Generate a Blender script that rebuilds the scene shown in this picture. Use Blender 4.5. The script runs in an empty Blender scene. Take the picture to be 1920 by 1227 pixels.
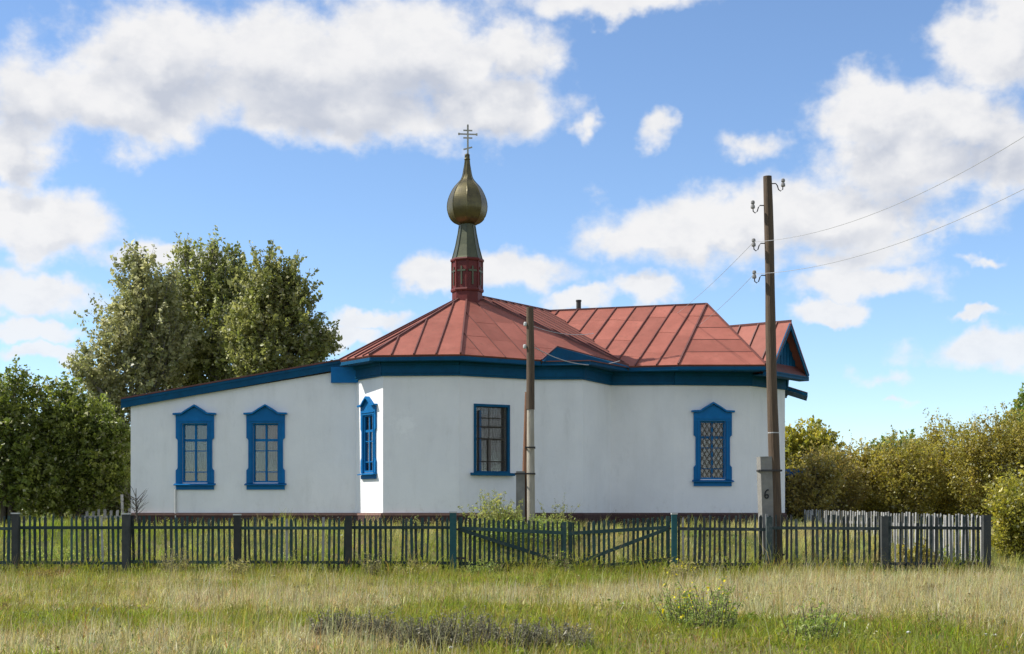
import bpy, math, random
import numpy as np
from mathutils import Vector

random.seed(7)
rng = np.random.default_rng(11)
SC = bpy.context.scene
COL = SC.collection
PI = math.pi
EYE = 1.5            # eye height above the meadow by the fence
F = 1920 * 50 / 36   # focal length in photograph pixels
HOR = 962.0          # row of the horizon in the photograph

# ------------------------------------------------------------------ camera
cam_d = bpy.data.cameras.new('camera')
cam = bpy.data.objects.new('camera', cam_d)
COL.objects.link(cam)
cam.location = (0, 0, EYE)
cam.rotation_euler = (PI / 2, 0, 0)
cam_d.lens = 50
cam_d.sensor_width = 36
cam_d.shift_y = (HOR - 613.5) / 1920
cam_d.clip_end = 20000
SC.camera = cam

# ------------------------------------------------------------------ light
SUN_EL = math.radians(48)
SUN_BEHIND = math.radians(5)       # sun stands left, a little beyond the facade plane
sun_dir = Vector((-math.cos(SUN_BEHIND) * math.cos(SUN_EL), math.sin(SUN_BEHIND) * math.cos(SUN_EL), math.sin(SUN_EL)))
sl = bpy.data.lights.new('sun', 'SUN')
sl.energy = 4.4
sl.angle = math.radians(0.53)
sl.color = (1.0, 0.955, 0.88)
so = bpy.data.objects.new('sun', sl)
COL.objects.link(so)
so.rotation_euler = (-sun_dir).to_track_quat('-Z', 'Y').to_euler()
so.location = (-40, 20, 60)

SC.view_settings.view_transform = 'Standard'
SC.view_settings.look = 'None'
SC.view_settings.exposure = 0.52
SC.view_settings.gamma = 1.0
SC.view_settings.use_curve_mapping = False
SC.cycles.use_denoising = True
SC.cycles.max_bounces = 8
SC.cycles.transparent_max_bounces = 12

# ------------------------------------------------------------------ world: sky with fair-weather clouds
W = bpy.data.worlds.new('World')
SC.world = W
W.use_nodes = True


def build_world():
    nt = W.node_tree
    N, L = nt.nodes, nt.links
    N.clear()

    def pd(x, y):
        dx = x - 960
        return math.atan(dx / F), math.atan((HOR - y) / math.hypot(F, dx))
    # (x, y, rx, ry) of cumulus heaps
    blobs = [
        (560, 120, 360, 135), (300, 110, 190, 130), (760, 110, 260, 120), (900, 195, 190, 85), (960, 90, 120, 75),
        (640, 205, 300, 75), (230, 190, 190, 85), (1105, 240, 56, 40, .62),
        (40, 170, 150, 110), (20, 290, 75, 95), (70, 420, 150, 66), (10, 420, 120, 60),
        (50, 560, 150, 42), (60, 625, 130, 22), (70, 668, 110, 18),
        (1640, 210, 120, 72), (1790, 235, 170, 85), (1890, 270, 130, 95), (1420, 275, 110, 46, .66), (1225, 235, 60, 54, .58),
        (1370, 430, 290, 82), (1560, 400, 270, 90), (1180, 440, 110, 45), (1700, 300, 200, 70),
        (1610, 530, 150, 40), (1220, 540, 85, 36), (1560, 590, 75, 22),
        (1880, 90, 125, 75), (1930, 20, 80, 90),
        (810, 520, 100, 38), (930, 500, 165, 44), (1080, 555, 65, 24),
        (1140, -5, 180, 36), (1850, 655, 160, 44), (1660, 715, 78, 34, .62), (1690, 756, 46, 16, .55),
        (290, 490, 120, 34), (700, 592, 80, 24), (660, 630, 80, 24), (1810, 586, 130, 16, .55), (1860, 488, 70, 20, .5), (1560, 480, 260, 50, .6), (1750, 420, 120, 40, .6),
    ]

    # group: blob field from (az, el)
    g = bpy.data.node_groups.new('cloud_heaps', 'ShaderNodeTree')
    g.interface.new_socket('P', in_out='INPUT', socket_type='NodeSocketVector')
    g.interface.new_socket('Field', in_out='OUTPUT', socket_type='NodeSocketFloat')
    gi = g.nodes.new('NodeGroupInput')
    go = g.nodes.new('NodeGroupOutput')
    acc = None
    for (x, y, rx, ry, *st) in blobs:
        a, e = pd(x, y)
        weak = 1 - (st[0] if st else 1.0)
        m = g.nodes.new('ShaderNodeVectorMath'); m.operation = 'MULTIPLY_ADD'
        sx, sy = F / rx, F / ry
        g.links.new(gi.outputs[0], m.inputs[0])
        m.inputs[1].default_value = (sx, sy, 0)
        m.inputs[2].default_value = (-a * sx, -e * sy, 0)
        ln = g.nodes.new('ShaderNodeVectorMath'); ln.operation = 'LENGTH'
        g.links.new(m.outputs[0], ln.inputs[0])
        d_out = ln.outputs['Value']
        if weak:
            ad = g.nodes.new('ShaderNodeMath'); ad.operation = 'ADD'; ad.inputs[1].default_value = weak
            g.links.new(d_out, ad.inputs[0]); d_out = ad.outputs[0]
        if acc is None:
            acc = d_out
        else:
            mn = g.nodes.new('ShaderNodeMath'); mn.operation = 'SMOOTH_MIN'
            mn.inputs[2].default_value = 0.25
            g.links.new(acc, mn.inputs[0]); g.links.new(d_out, mn.inputs[1])
            acc = mn.outputs[0]
    s = g.nodes.new('ShaderNodeMath'); s.operation = 'SUBTRACT'; s.inputs[0].default_value = 1.0
    g.links.new(acc, s.inputs[1])
    mx = g.nodes.new('ShaderNodeMath'); mx.operation = 'MAXIMUM'; mx.inputs[1].default_value = -1.2
    g.links.new(s.outputs[0], mx.inputs[0]); g.links.new(mx.outputs[0], go.inputs[0])

    def math_(op, a, b=None, c=None, clamp=False):
        n = N.new('ShaderNodeMath'); n.operation = op; n.use_clamp = clamp
        for i, v in enumerate((a, b, c)):
            if v is None:
                continue
            if isinstance(v, (int, float)):
                n.inputs[i].default_value = v
            else:
                L.new(v, n.inputs[i])
        return n.outputs[0]

    def mrange(v, a, b, c=0.0, d=1.0):
        n = N.new('ShaderNodeMapRange'); n.interpolation_type = 'SMOOTHSTEP'
        L.new(v, n.inputs[0])
        for i, k in enumerate((a, b, c, d)):
            n.inputs[1 + i].default_value = k
        return n.outputs[0]

    tc = N.new('ShaderNodeTexCoord')
    sep = N.new('ShaderNodeSeparateXYZ'); L.new(tc.outputs['Generated'], sep.inputs[0])
    X, Y, Z = sep.outputs
    az = math_('ARCTAN2', X, Y)
    el = math_('ARCSINE', Z)
    comb = N.new('ShaderNodeCombineXYZ'); L.new(az, comb.inputs[0]); L.new(el, comb.inputs[1])

    def noise(vec, scale, detail, rough, sc=(1, 1, 1)):
        mp = N.new('ShaderNodeVectorMath'); mp.operation = 'MULTIPLY'
        L.new(vec, mp.inputs[0]); mp.inputs[1].default_value = sc
        n = N.new('ShaderNodeTexNoise')
        L.new(mp.outputs[0], n.inputs['Vector'])
        n.inputs['Scale'].default_value = scale
        n.inputs['Detail'].default_value = detail
        n.inputs['Roughness'].default_value = rough
        return n
    d3 = tc.outputs['Generated']
    # billowy warp of the heap positions
    wn = noise(d3, 26, 4, 0.58)
    off = N.new('ShaderNodeVectorMath'); off.operation = 'MULTIPLY_ADD'
    L.new(wn.outputs['Color'], off.inputs[0]); off.inputs[1].default_value = (0.052, 0.042, 0); off.inputs[2].default_value = (-0.026, -0.021, 0)
    pw = N.new('ShaderNodeVectorMath'); pw.operation = 'ADD'
    L.new(comb.outputs[0], pw.inputs[0]); L.new(off.outputs[0], pw.inputs[1])
    pl = N.new('ShaderNodeVectorMath'); pl.operation = 'ADD'
    L.new(pw.outputs[0], pl.inputs[0]); pl.inputs[1].default_value = (-0.010, 0.022, 0)
    g1 = N.new('ShaderNodeGroup'); g1.node_tree = g; L.new(pw.outputs[0], g1.inputs[0])
    g2 = N.new('ShaderNodeGroup'); g2.node_tree = g; L.new(pl.outputs[0], g2.inputs[0])
    nA = noise(d3, 24, 7, 0.56, (1, 1, 1.3)).outputs['Fac']
    nB = noise(d3, 16, 4, 0.55, (1, 1, 1.8)).outputs['Fac']
    # unseen sky: same kind of cumulus, cover raised to add neutral fill light
    nC = noise(d3, 5.5, 3, 0.5, (1, 1, 2.0)).outputs['Fac']
    amb = math_('MULTIPLY_ADD', nC, 7.0, -3.3)
    absaz = math_('ABSOLUTE', az)
    far = math_('MAXIMUM', absaz, el)
    msk = mrange(far, 0.40, 0.50)
    amb = math_('ADD', amb, math_('MULTIPLY_ADD', msk, 3.0, -3.0))
    fld = math_('MAXIMUM', g1.outputs[0], amb)
    dens_in = math_('ADD', fld, math_('MULTIPLY_ADD', nA, 1.7, -0.80))
    dens = mrange(dens_in, -0.08, 0.55)
    low = mrange(el, -0.01, 0.03)
    dens = math_('MULTIPLY', dens, low)
    dens = math_('MULTIPLY', dens, mrange(el, 0.02, 0.20, 0.72, 0.97))
    shade_in = math_('ADD', math_('SUBTRACT', g1.outputs[0], g2.outputs[0]), math_('MULTIPLY_ADD', nB, 1.3, -0.65))
    shade_in = math_('ADD', shade_in, math_('MULTIPLY_ADD', nA, 0.9, -0.45))
    thick = mrange(fld, 0.10, 0.65)
    lit = mrange(shade_in, -0.50, 0.62)
    thick = math_('MULTIPLY', thick, mrange(el, 0.10, 0.22))
    lit = math_('ADD', lit, math_('MULTIPLY_ADD', thick, -1.0, 1.0), clamp=True)
    nD = noise(d3, 40, 6, 0.6, (1, 1, 1.5)).outputs['Fac']
    lit = math_('SUBTRACT', lit, math_('MULTIPLY', mrange(nD, 0.42, 0.70), 0.20), clamp=True)
    ramp = N.new('ShaderNodeMix'); ramp.data_type = 'RGBA'
    L.new(lit, ramp.inputs[0])
    ramp.inputs[6].default_value = (0.40, 0.425, 0.485, 1)
    ramp.inputs[7].default_value = (0.645, 0.64, 0.64, 1)
    bgc = N.new('ShaderNodeBackground'); L.new(ramp.outputs[2], bgc.inputs[0]); bgc.inputs[1].default_value = 1.0
    sky = N.new('ShaderNodeTexSky')
    sky.sky_type = 'NISHITA'
    sky.sun_disc = False
    sky.sun_elevation = SUN_EL
    sky.sun_rotation = math.atan2(sun_dir.x, sun_dir.y)
    sky.altitude = 200
    sky.air_density = 0.85
    sky.dust_density = 0.0
    sky.ozone_density = 4.0
    bgs = N.new('ShaderNodeBackground'); L.new(sky.outputs[0], bgs.inputs[0]); bgs.inputs[1].default_value = 0.13
    mixs = N.new('ShaderNodeMixShader')
    L.new(dens, mixs.inputs[0]); L.new(bgs.outputs[0], mixs.inputs[1]); L.new(bgc.outputs[0], mixs.inputs[2])
    out = N.new('ShaderNodeOutputWorld'); L.new(mixs.outputs[0], out.inputs[0])


build_world()

# ------------------------------------------------------------------ materials
MATS = {}


def new_mat(name):
    m = bpy.data.materials.new(name)
    m.use_nodes = True
    nt = m.node_tree
    return m, nt, nt.nodes['Principled BSDF']


def noise_mat(name, c1, c2, scale=3.0, rough=0.7, bump=0.0, bscale=30.0, metallic=0.0, spots=None, coords='Object', stretch=(1, 1, 1), spec=0.5, detail=6, vary=0.0):
    """Principled surface whose colour drifts between c1 and c2, with fine relief."""
    m, nt, b = new_mat(name)
    N, L = nt.nodes, nt.links
    tc = N.new('ShaderNodeTexCoord')
    if coords == 'World':
        geo = N.new('ShaderNodeNewGeometry'); src = geo.outputs['Position']
    else:
        src = tc.outputs['Object']
    mp = N.new('ShaderNodeMapping'); mp.inputs['Scale'].default_value = stretch
    L.new(src, mp.inputs[0])
    n = N.new('ShaderNodeTexNoise'); n.inputs['Scale'].default_value = scale; n.inputs['Detail'].default_value = detail; n.inputs['Roughness'].default_value = 0.6
    L.new(mp.outputs[0], n.inputs['Vector'])
    mr = N.new('ShaderNodeMapRange'); mr.inputs[1].default_value = 0.3; mr.inputs[2].default_value = 0.7
    L.new(n.outputs['Fac'], mr.inputs[0])
    mix = N.new('ShaderNodeMix'); mix.data_type = 'RGBA'
    L.new(mr.outputs[0], mix.inputs[0])
    mix.inputs[6].default_value = (*c1, 1); mix.inputs[7].default_value = (*c2, 1)
    col = mix.outputs[2]
    if spots:
        sc, lo, hi, sscale = spots
        n2 = N.new('ShaderNodeTexNoise'); n2.inputs['Scale'].default_value = sscale; n2.inputs['Detail'].default_value = 8; n2.inputs['Roughness'].default_value = 0.7
        L.new(mp.outputs[0], n2.inputs['Vector'])
        r2 = N.new('ShaderNodeMapRange'); r2.inputs[1].default_value = lo; r2.inputs[2].default_value = hi
        L.new(n2.outputs['Fac'], r2.inputs[0])
        mx2 = N.new('ShaderNodeMix'); mx2.data_type = 'RGBA'
        L.new(r2.outputs[0], mx2.inputs[0]); L.new(col, mx2.inputs[6]); mx2.inputs[7].default_value = (*sc, 1)
        col = mx2.outputs[2]
    if vary:
        oi = N.new('ShaderNodeObjectInfo')
        vr = N.new('ShaderNodeMapRange'); vr.inputs[3].default_value = 1 - vary; vr.inputs[4].default_value = 1 + vary
        L.new(oi.outputs['Random'], vr.inputs[0])
        hv = N.new('ShaderNodeHueSaturation'); L.new(vr.outputs[0], hv.inputs['Value']); L.new(col, hv.inputs['Color'])
        col = hv.outputs[0]
    L.new(col, b.inputs['Base Color'])
    b.inputs['Roughness'].default_value = rough
    b.inputs['Metallic'].default_value = metallic
    b.inputs['Specular IOR Level'].default_value = spec
    if bump:
        n3 = N.new('ShaderNodeTexNoise'); n3.inputs['Scale'].default_value = bscale; n3.inputs['Detail'].default_value = 5
        L.new(mp.outputs[0], n3.inputs['Vector'])
        bp = N.new('ShaderNodeBump'); bp.inputs['Strength'].default_value = bump; bp.inputs['Distance'].default_value = 0.02
        L.new(n3.outputs['Fac'], bp.inputs['Height']); L.new(bp.outputs[0], b.inputs['Normal'])
    MATS[name] = m
    return m


def leaf_mat(name, transl=0.35, rough=0.5, spec=0.4):
    """Colour of each leaf or blade comes from its own attribute."""
    m, nt, b = new_mat(name)
    N, L = nt.nodes, nt.links
    at = N.new('ShaderNodeAttribute'); at.attribute_name = 'tint'
    L.new(at.outputs['Color'], b.inputs['Base Color'])
    b.inputs['Roughness'].default_value = rough
    b.inputs['Specular IOR Level'].default_value = spec
    tr = N.new('ShaderNodeBsdfTranslucent')
    hs = N.new('ShaderNodeHueSaturation'); hs.inputs['Value'].default_value = 1.25; hs.inputs['Saturation'].default_value = 1.1
    L.new(at.outputs['Color'], hs.inputs['Color']); L.new(hs.outputs[0], tr.inputs[0])
    mx = N.new('ShaderNodeMixShader'); mx.inputs[0].default_value = transl
    L.new(b.outputs[0], mx.inputs[1]); L.new(tr.outputs[0], mx.inputs[2])
    L.new(mx.outputs[0], N['Material Output'].inputs[0])
    MATS[name] = m
    return m


def plaster_mat():
    m, nt, b = new_mat('whitewash')
    N, L = nt.nodes, nt.links
    geo = N.new('ShaderNodeNewGeometry')

    def noi(scale, detail, rough, sc=(1, 1, 1)):
        v = N.new('ShaderNodeVectorMath'); v.operation = 'MULTIPLY'; L.new(geo.outputs['Position'], v.inputs[0]); v.inputs[1].default_value = sc
        n = N.new('ShaderNodeTexNoise'); L.new(v.outputs[0], n.inputs['Vector'])
        n.inputs['Scale'].default_value = scale; n.inputs['Detail'].default_value = detail; n.inputs['Roughness'].default_value = rough
        return n.outputs['Fac']

    def rng_(v, a, b_, c, d):
        r = N.new('ShaderNodeMapRange'); L.new(v, r.inputs[0])
        for i, k in enumerate((a, b_, c, d)):
            r.inputs[1 + i].default_value = k
        return r.outputs[0]

    def mix(f, a, c):
        x = N.new('ShaderNodeMix'); x.data_type = 'RGBA'; L.new(f, x.inputs[0])
        if isinstance(a, tuple):
            x.inputs[6].default_value = (*a, 1)
        else:
            L.new(a, x.inputs[6])
        x.inputs[7].default_value = (*c, 1)
        return x.outputs[2]
    c = mix(rng_(noi(0.8, 4, 0.6), 0.35, 0.65, 0, 1), (0.89, 0.885, 0.875), (0.83, 0.828, 0.825))
    c = mix(rng_(noi(3.2, 7, 0.7, (1, 1, 0.35)), 0.56, 0.75, 0, 0.5), c, (0.70, 0.70, 0.69))       # run marks
    c = mix(rng_(noi(1.9, 8, 0.75), 0.60, 0.68, 0, 0.4), c, (0.93, 0.92, 0.90))                    # fresh patches
    c = mix(rng_(noi(1.7, 5, 0.7, (1, 1, 0.16)), 0.50, 0.80, 0, 0.38), c, (0.68, 0.67, 0.645))     # rain streaks
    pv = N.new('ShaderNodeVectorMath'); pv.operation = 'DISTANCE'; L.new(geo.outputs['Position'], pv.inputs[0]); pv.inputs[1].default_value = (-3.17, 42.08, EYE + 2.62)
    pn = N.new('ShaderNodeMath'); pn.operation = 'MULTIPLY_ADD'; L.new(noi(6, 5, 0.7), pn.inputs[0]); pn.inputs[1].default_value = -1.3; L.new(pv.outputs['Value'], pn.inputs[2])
    c = mix(rng_(pn.outputs[0], -0.30, -0.52, 0, 0.55), c, (0.97, 0.965, 0.95))                      # one paler spot
    # splashed dirt and flaking low on the wall
    sp = N.new('ShaderNodeSeparateXYZ'); L.new(geo.outputs['Position'], sp.inputs[0])
    h = rng_(sp.outputs[2], 1.5, 2.1, 1.0, 0.0)
    d = N.new('ShaderNodeMath'); d.operation = 'MULTIPLY'; L.new(h, d.inputs[0]); L.new(rng_(noi(5, 8, 0.75), 0.55, 0.75, 0, 0.6), d.inputs[1])
    c = mix(d.outputs[0], c, (0.55, 0.50, 0.46))
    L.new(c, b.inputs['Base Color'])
    b.inputs['Roughness'].default_value = 0.9
    b.inputs['Specular IOR Level'].default_value = 0.15
    bp = N.new('ShaderNodeBump'); bp.inputs['Strength'].default_value = 0.35; bp.inputs['Distance'].default_value = 0.03
    ad = N.new('ShaderNodeMath'); ad.operation = 'ADD'
    L.new(noi(1.4, 3, 0.5), ad.inputs[0])
    sm = N.new('ShaderNodeMath'); sm.operation = 'MULTIPLY'; sm.inputs[1].default_value = 0.35; L.new(noi(14, 5, 0.6), sm.inputs[0])
    L.new(sm.outputs[0], ad.inputs[1])
    L.new(ad.outputs[0], bp.inputs['Height']); L.new(bp.outputs[0], b.inputs['Normal'])
    MATS['whitewash'] = m


plaster_mat()
noise_mat('blue_trim', (0.001, 0.122, 0.33), (0.002, 0.152, 0.395), 4, 0.55, 0.3, 45, spots=((0.03, 0.16, 0.33), 0.58, 0.78, 9.0), vary=0.12, spec=0.2)
noise_mat('teal_trim', (0.0008, 0.066, 0.150), (0.0014, 0.088, 0.190), 3, 0.6, 0.25, 50, spots=((0.003, 0.055, 0.10), 0.53, 0.78, 7.0), vary=0.15, spec=0.16)
noise_mat('roof_red', (0.255, 0.082, 0.058), (0.335, 0.115, 0.083), 1.3, 0.62, 0.22, 5, spots=((0.22, 0.085, 0.058), 0.52, 0.74, 5.0), coords='World', vary=0.13, spec=0.2)
noise_mat('roof_seam', (0.10, 0.035, 0.028), (0.16, 0.05, 0.04), 3, 0.6)
noise_mat('drum_red', (0.105, 0.017, 0.014), (0.15, 0.024, 0.020), 5, 0.5, 0.1, 20, spec=0.3)
noise_mat('dome_gold', (0.145, 0.122, 0.048), (0.09, 0.077, 0.034), 2.5, 0.34, 0.06, 12, metallic=0.5, spots=((0.05, 0.042, 0.024), 0.52, 0.70, 3.5))
noise_mat('neck_green', (0.105, 0.110, 0.062), (0.07, 0.076, 0.045), 3, 0.42, 0.08, 14, metallic=0.55)
noise_mat('cross_metal', (0.30, 0.28, 0.22), (0.40, 0.37, 0.28), 5, 0.4, metallic=0.7)
noise_mat('plinth_brick', (0.075, 0.034, 0.028), (0.05, 0.026, 0.023), 6, 0.85, 0.5, 25, spots=((0.20, 0.15, 0.13), 0.62, 0.75, 11.0))
noise_mat('dark_iron', (0.02, 0.02, 0.022), (0.04, 0.035, 0.03), 6, 0.6)
noise_mat('curtain', (0.30, 0.27, 0.255), (0.17, 0.155, 0.15), 5, 0.9, stretch=(3, 3, 0.3))
noise_mat('netting', (0.17, 0.168, 0.16), (0.085, 0.085, 0.085), 3, 0.9, 0.2, 40, stretch=(1, 1, 2))
noise_mat('curtain_dark', (0.075, 0.062, 0.052), (0.035, 0.03, 0.026), 7, 0.9)
noise_mat('curtain_pale', (0.62, 0.57, 0.52), (0.45, 0.41, 0.38), 7, 0.9)  # lighter curtain copy; its colour stands in for sunlight in the sunlit window
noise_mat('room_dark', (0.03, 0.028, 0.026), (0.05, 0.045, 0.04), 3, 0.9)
noise_mat('grille_rod', (0.17, 0.14, 0.10), (0.11, 0.09, 0.07), 8, 0.6)
noise_mat('pole_wood', (0.125, 0.082, 0.048), (0.068, 0.046, 0.030), 5, 0.85, 0.5, 14, stretch=(6, 6, 0.35), spots=((0.035, 0.026, 0.019), 0.53, 0.72, 4.0))
noise_mat('ledge_pink', (0.30, 0.17, 0.135), (0.22, 0.12, 0.10), 5, 0.9, 0.3, 25)
noise_mat('red_wood', (0.24, 0.11, 0.055), (0.12, 0.06, 0.035), 5, 0.85, 0.4, 14, stretch=(6, 6, 0.35))
noise_mat('concrete', (0.27, 0.26, 0.235), (0.18, 0.172, 0.155), 4, 0.9, 0.35, 18, spots=((0.12, 0.115, 0.10), 0.6, 0.75, 6.0))
noise_mat('pale_pole', (0.42, 0.38, 0.31), (0.28, 0.25, 0.20), 5, 0.85, 0.4, 20, stretch=(3, 3, 0.5))
noise_mat('fence_green', (0.014, 0.040, 0.038), (0.026, 0.060, 0.055), 4, 0.8, 0.3, 25, spots=((0.085, 0.095, 0.085), 0.52, 0.74, 7.0), coords='World', vary=0.40)
noise_mat('fence_dark', (0.020, 0.034, 0.036), (0.040, 0.055, 0.054), 4, 0.85, 0.3, 25, spots=((0.13, 0.135, 0.125), 0.50, 0.72, 7.0), coords='World', vary=0.45)
noise_mat('fence_teal', (0.007, 0.070, 0.080), (0.014, 0.10, 0.11), 4, 0.75, 0.2, 25, spots=((0.05, 0.10, 0.10), 0.54, 0.74, 7.0), coords='World', vary=0.15)
noise_mat('fence_grey', (0.36, 0.355, 0.345), (0.23, 0.228, 0.22), 5, 0.9, 0.3, 25, spots=((0.12, 0.13, 0.12), 0.58, 0.75, 6.0), coords='World', vary=0.30)
noise_mat('post_dark', (0.034, 0.038, 0.037), (0.060, 0.062, 0.058), 5, 0.9, 0.3, 25, coords='World', vary=0.3)
noise_mat('cap_white', (0.62, 0.62, 0.60), (0.45, 0.45, 0.43), 6, 0.8)
noise_mat('ceramic', (0.30, 0.29, 0.27), (0.20, 0.19, 0.18), 6, 0.25)
noise_mat('wire', (0.36, 0.36, 0.37), (0.42, 0.42, 0.42), 6, 0.5)
noise_mat('wire_pale', (0.50, 0.50, 0.50), (0.40, 0.40, 0.40), 6, 0.5)
noise_mat('paint_black', (0.02, 0.02, 0.02), (0.03, 0.03, 0.03), 6, 0.8)
noise_mat('bark', (0.12, 0.10, 0.08), (0.065, 0.055, 0.045), 6, 0.95, 0.6, 14, stretch=(3, 3, 0.5))
noise_mat('bark_pale', (0.26, 0.25, 0.22), (0.14, 0.13, 0.11), 6, 0.95, 0.4, 14, stretch=(2, 2, 0.8))
leaf_mat('leaf', 0.5, 0.40, 0.5)
leaf_mat('blade', 0.42, 0.6, 0.25)
leaf_mat('petal', 0.3, 0.6, 0.2)


def glass_mat():
    m, nt, b = new_mat('glass')
    N, L = nt.nodes, nt.links
    tr = N.new('ShaderNodeBsdfTransparent'); tr.inputs[0].default_value = (0.80, 0.82, 0.82, 1)
    gl = N.new('ShaderNodeBsdfGlossy'); gl.inputs['Roughness'].default_value = 0.04; gl.inputs[0].default_value = (0.9, 0.9, 0.9, 1)
    lw = N.new('ShaderNodeFresnel'); lw.inputs[0].default_value = 1.5
    mr = N.new('ShaderNodeMapRange'); L.new(lw.outputs[0], mr.inputs[0]); mr.inputs[3].default_value = 0.05; mr.inputs[4].default_value = 1.0
    geo = N.new('ShaderNodeTexCoord'); n = N.new('ShaderNodeTexNoise'); n.inputs['Scale'].default_value = 2.5; L.new(geo.outputs['Object'], n.inputs['Vector'])
    bp = N.new('ShaderNodeBump'); bp.inputs['Strength'].default_value = 0.1; bp.inputs['Distance'].default_value = 0.02; L.new(n.outputs['Fac'], bp.inputs['Height'])
    L.new(bp.outputs[0], gl.inputs['Normal'])
    mx = N.new('ShaderNodeMixShader'); L.new(mr.outputs[0], mx.inputs[0]); L.new(tr.outputs[0], mx.inputs[1]); L.new(gl.outputs[0], mx.inputs[2])
    L.new(mx.outputs[0], N['Material Output'].inputs[0])
    MATS['glass'] = m


glass_mat()


def ground_mat():
    m, nt, b = new_mat('meadow_soil')
    N, L = nt.nodes, nt.links
    geo = N.new('ShaderNodeNewGeometry')

    def noi(s, d):
        n = N.new('ShaderNodeTexNoise'); n.inputs['Scale'].default_value = s; n.inputs['Detail'].default_value = d; L.new(geo.outputs['Position'], n.inputs['Vector']); return n.outputs['Fac']
    r = N.new('ShaderNodeValToRGB'); L.new(noi(0.35, 8), r.inputs[0])
    e = r.color_ramp.elements
    e[0].position = 0.30; e[0].color = (0.055, 0.075, 0.020, 1)
    e[1].position = 0.70; e[1].color = (0.17, 0.135, 0.065, 1)
    x = r.color_ramp.elements.new(0.5); x.color = (0.10, 0.105, 0.035, 1)
    L.new(r.outputs[0], b.inputs['Base Color'])
    b.inputs['Roughness'].default_value = 1.0
    b.inputs['Specular IOR Level'].default_value = 0.1
    bp = N.new('ShaderNodeBump'); bp.inputs['Strength'].default_value = 0.8; bp.inputs['Distance'].default_value = 0.05
    L.new(noi(9, 8), bp.inputs['Height']); L.new(bp.outputs[0], b.inputs['Normal'])
    MATS['meadow_soil'] = m


ground_mat()


# ------------------------------------------------------------------ helpers
def px(x, y, Y):
    """A point at distance Y that shows at photograph position (x, y)."""
    return Vector(((x - 960) / F * Y, Y, EYE + (HOR - y) / F * Y))


def link(o, parent=None):
    COL.objects.link(o)
    if parent is not None:
        o.parent = parent
    return o


def mesh_obj(name, verts, faces, mat, parent=None, smooth=False):
    me = bpy.data.meshes.new(name)
    me.from_pydata([tuple(v) for v in verts], [], faces)
    me.update()
    if smooth:
        me.shade_smooth()
    me.materials.append(MATS[mat] if isinstance(mat, str) else mat)
    return link(bpy.data.objects.new(name, me), parent)


def share(name, me, parent, loc, rot=(0, 0, 0), scale=(1, 1, 1), mat=None):
    o = bpy.data.objects.new(name, me)
    o.location = loc; o.rotation_euler = rot; o.scale = scale
    link(o, parent)
    if mat:
        o.material_slots[0].link = 'OBJECT'
        o.material_slots[0].material = MATS[mat]
    return o


def empty(name, loc=(0, 0, 0)):
    o = bpy.data.objects.new(name, None)
    o.empty_display_size = 0.2
    o.location = loc
    return link(o)


def tag(o, label, cat, group=None):
    o['label'] = label; o['category'] = cat
    if group:
        o['group'] = group
    return o


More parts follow.
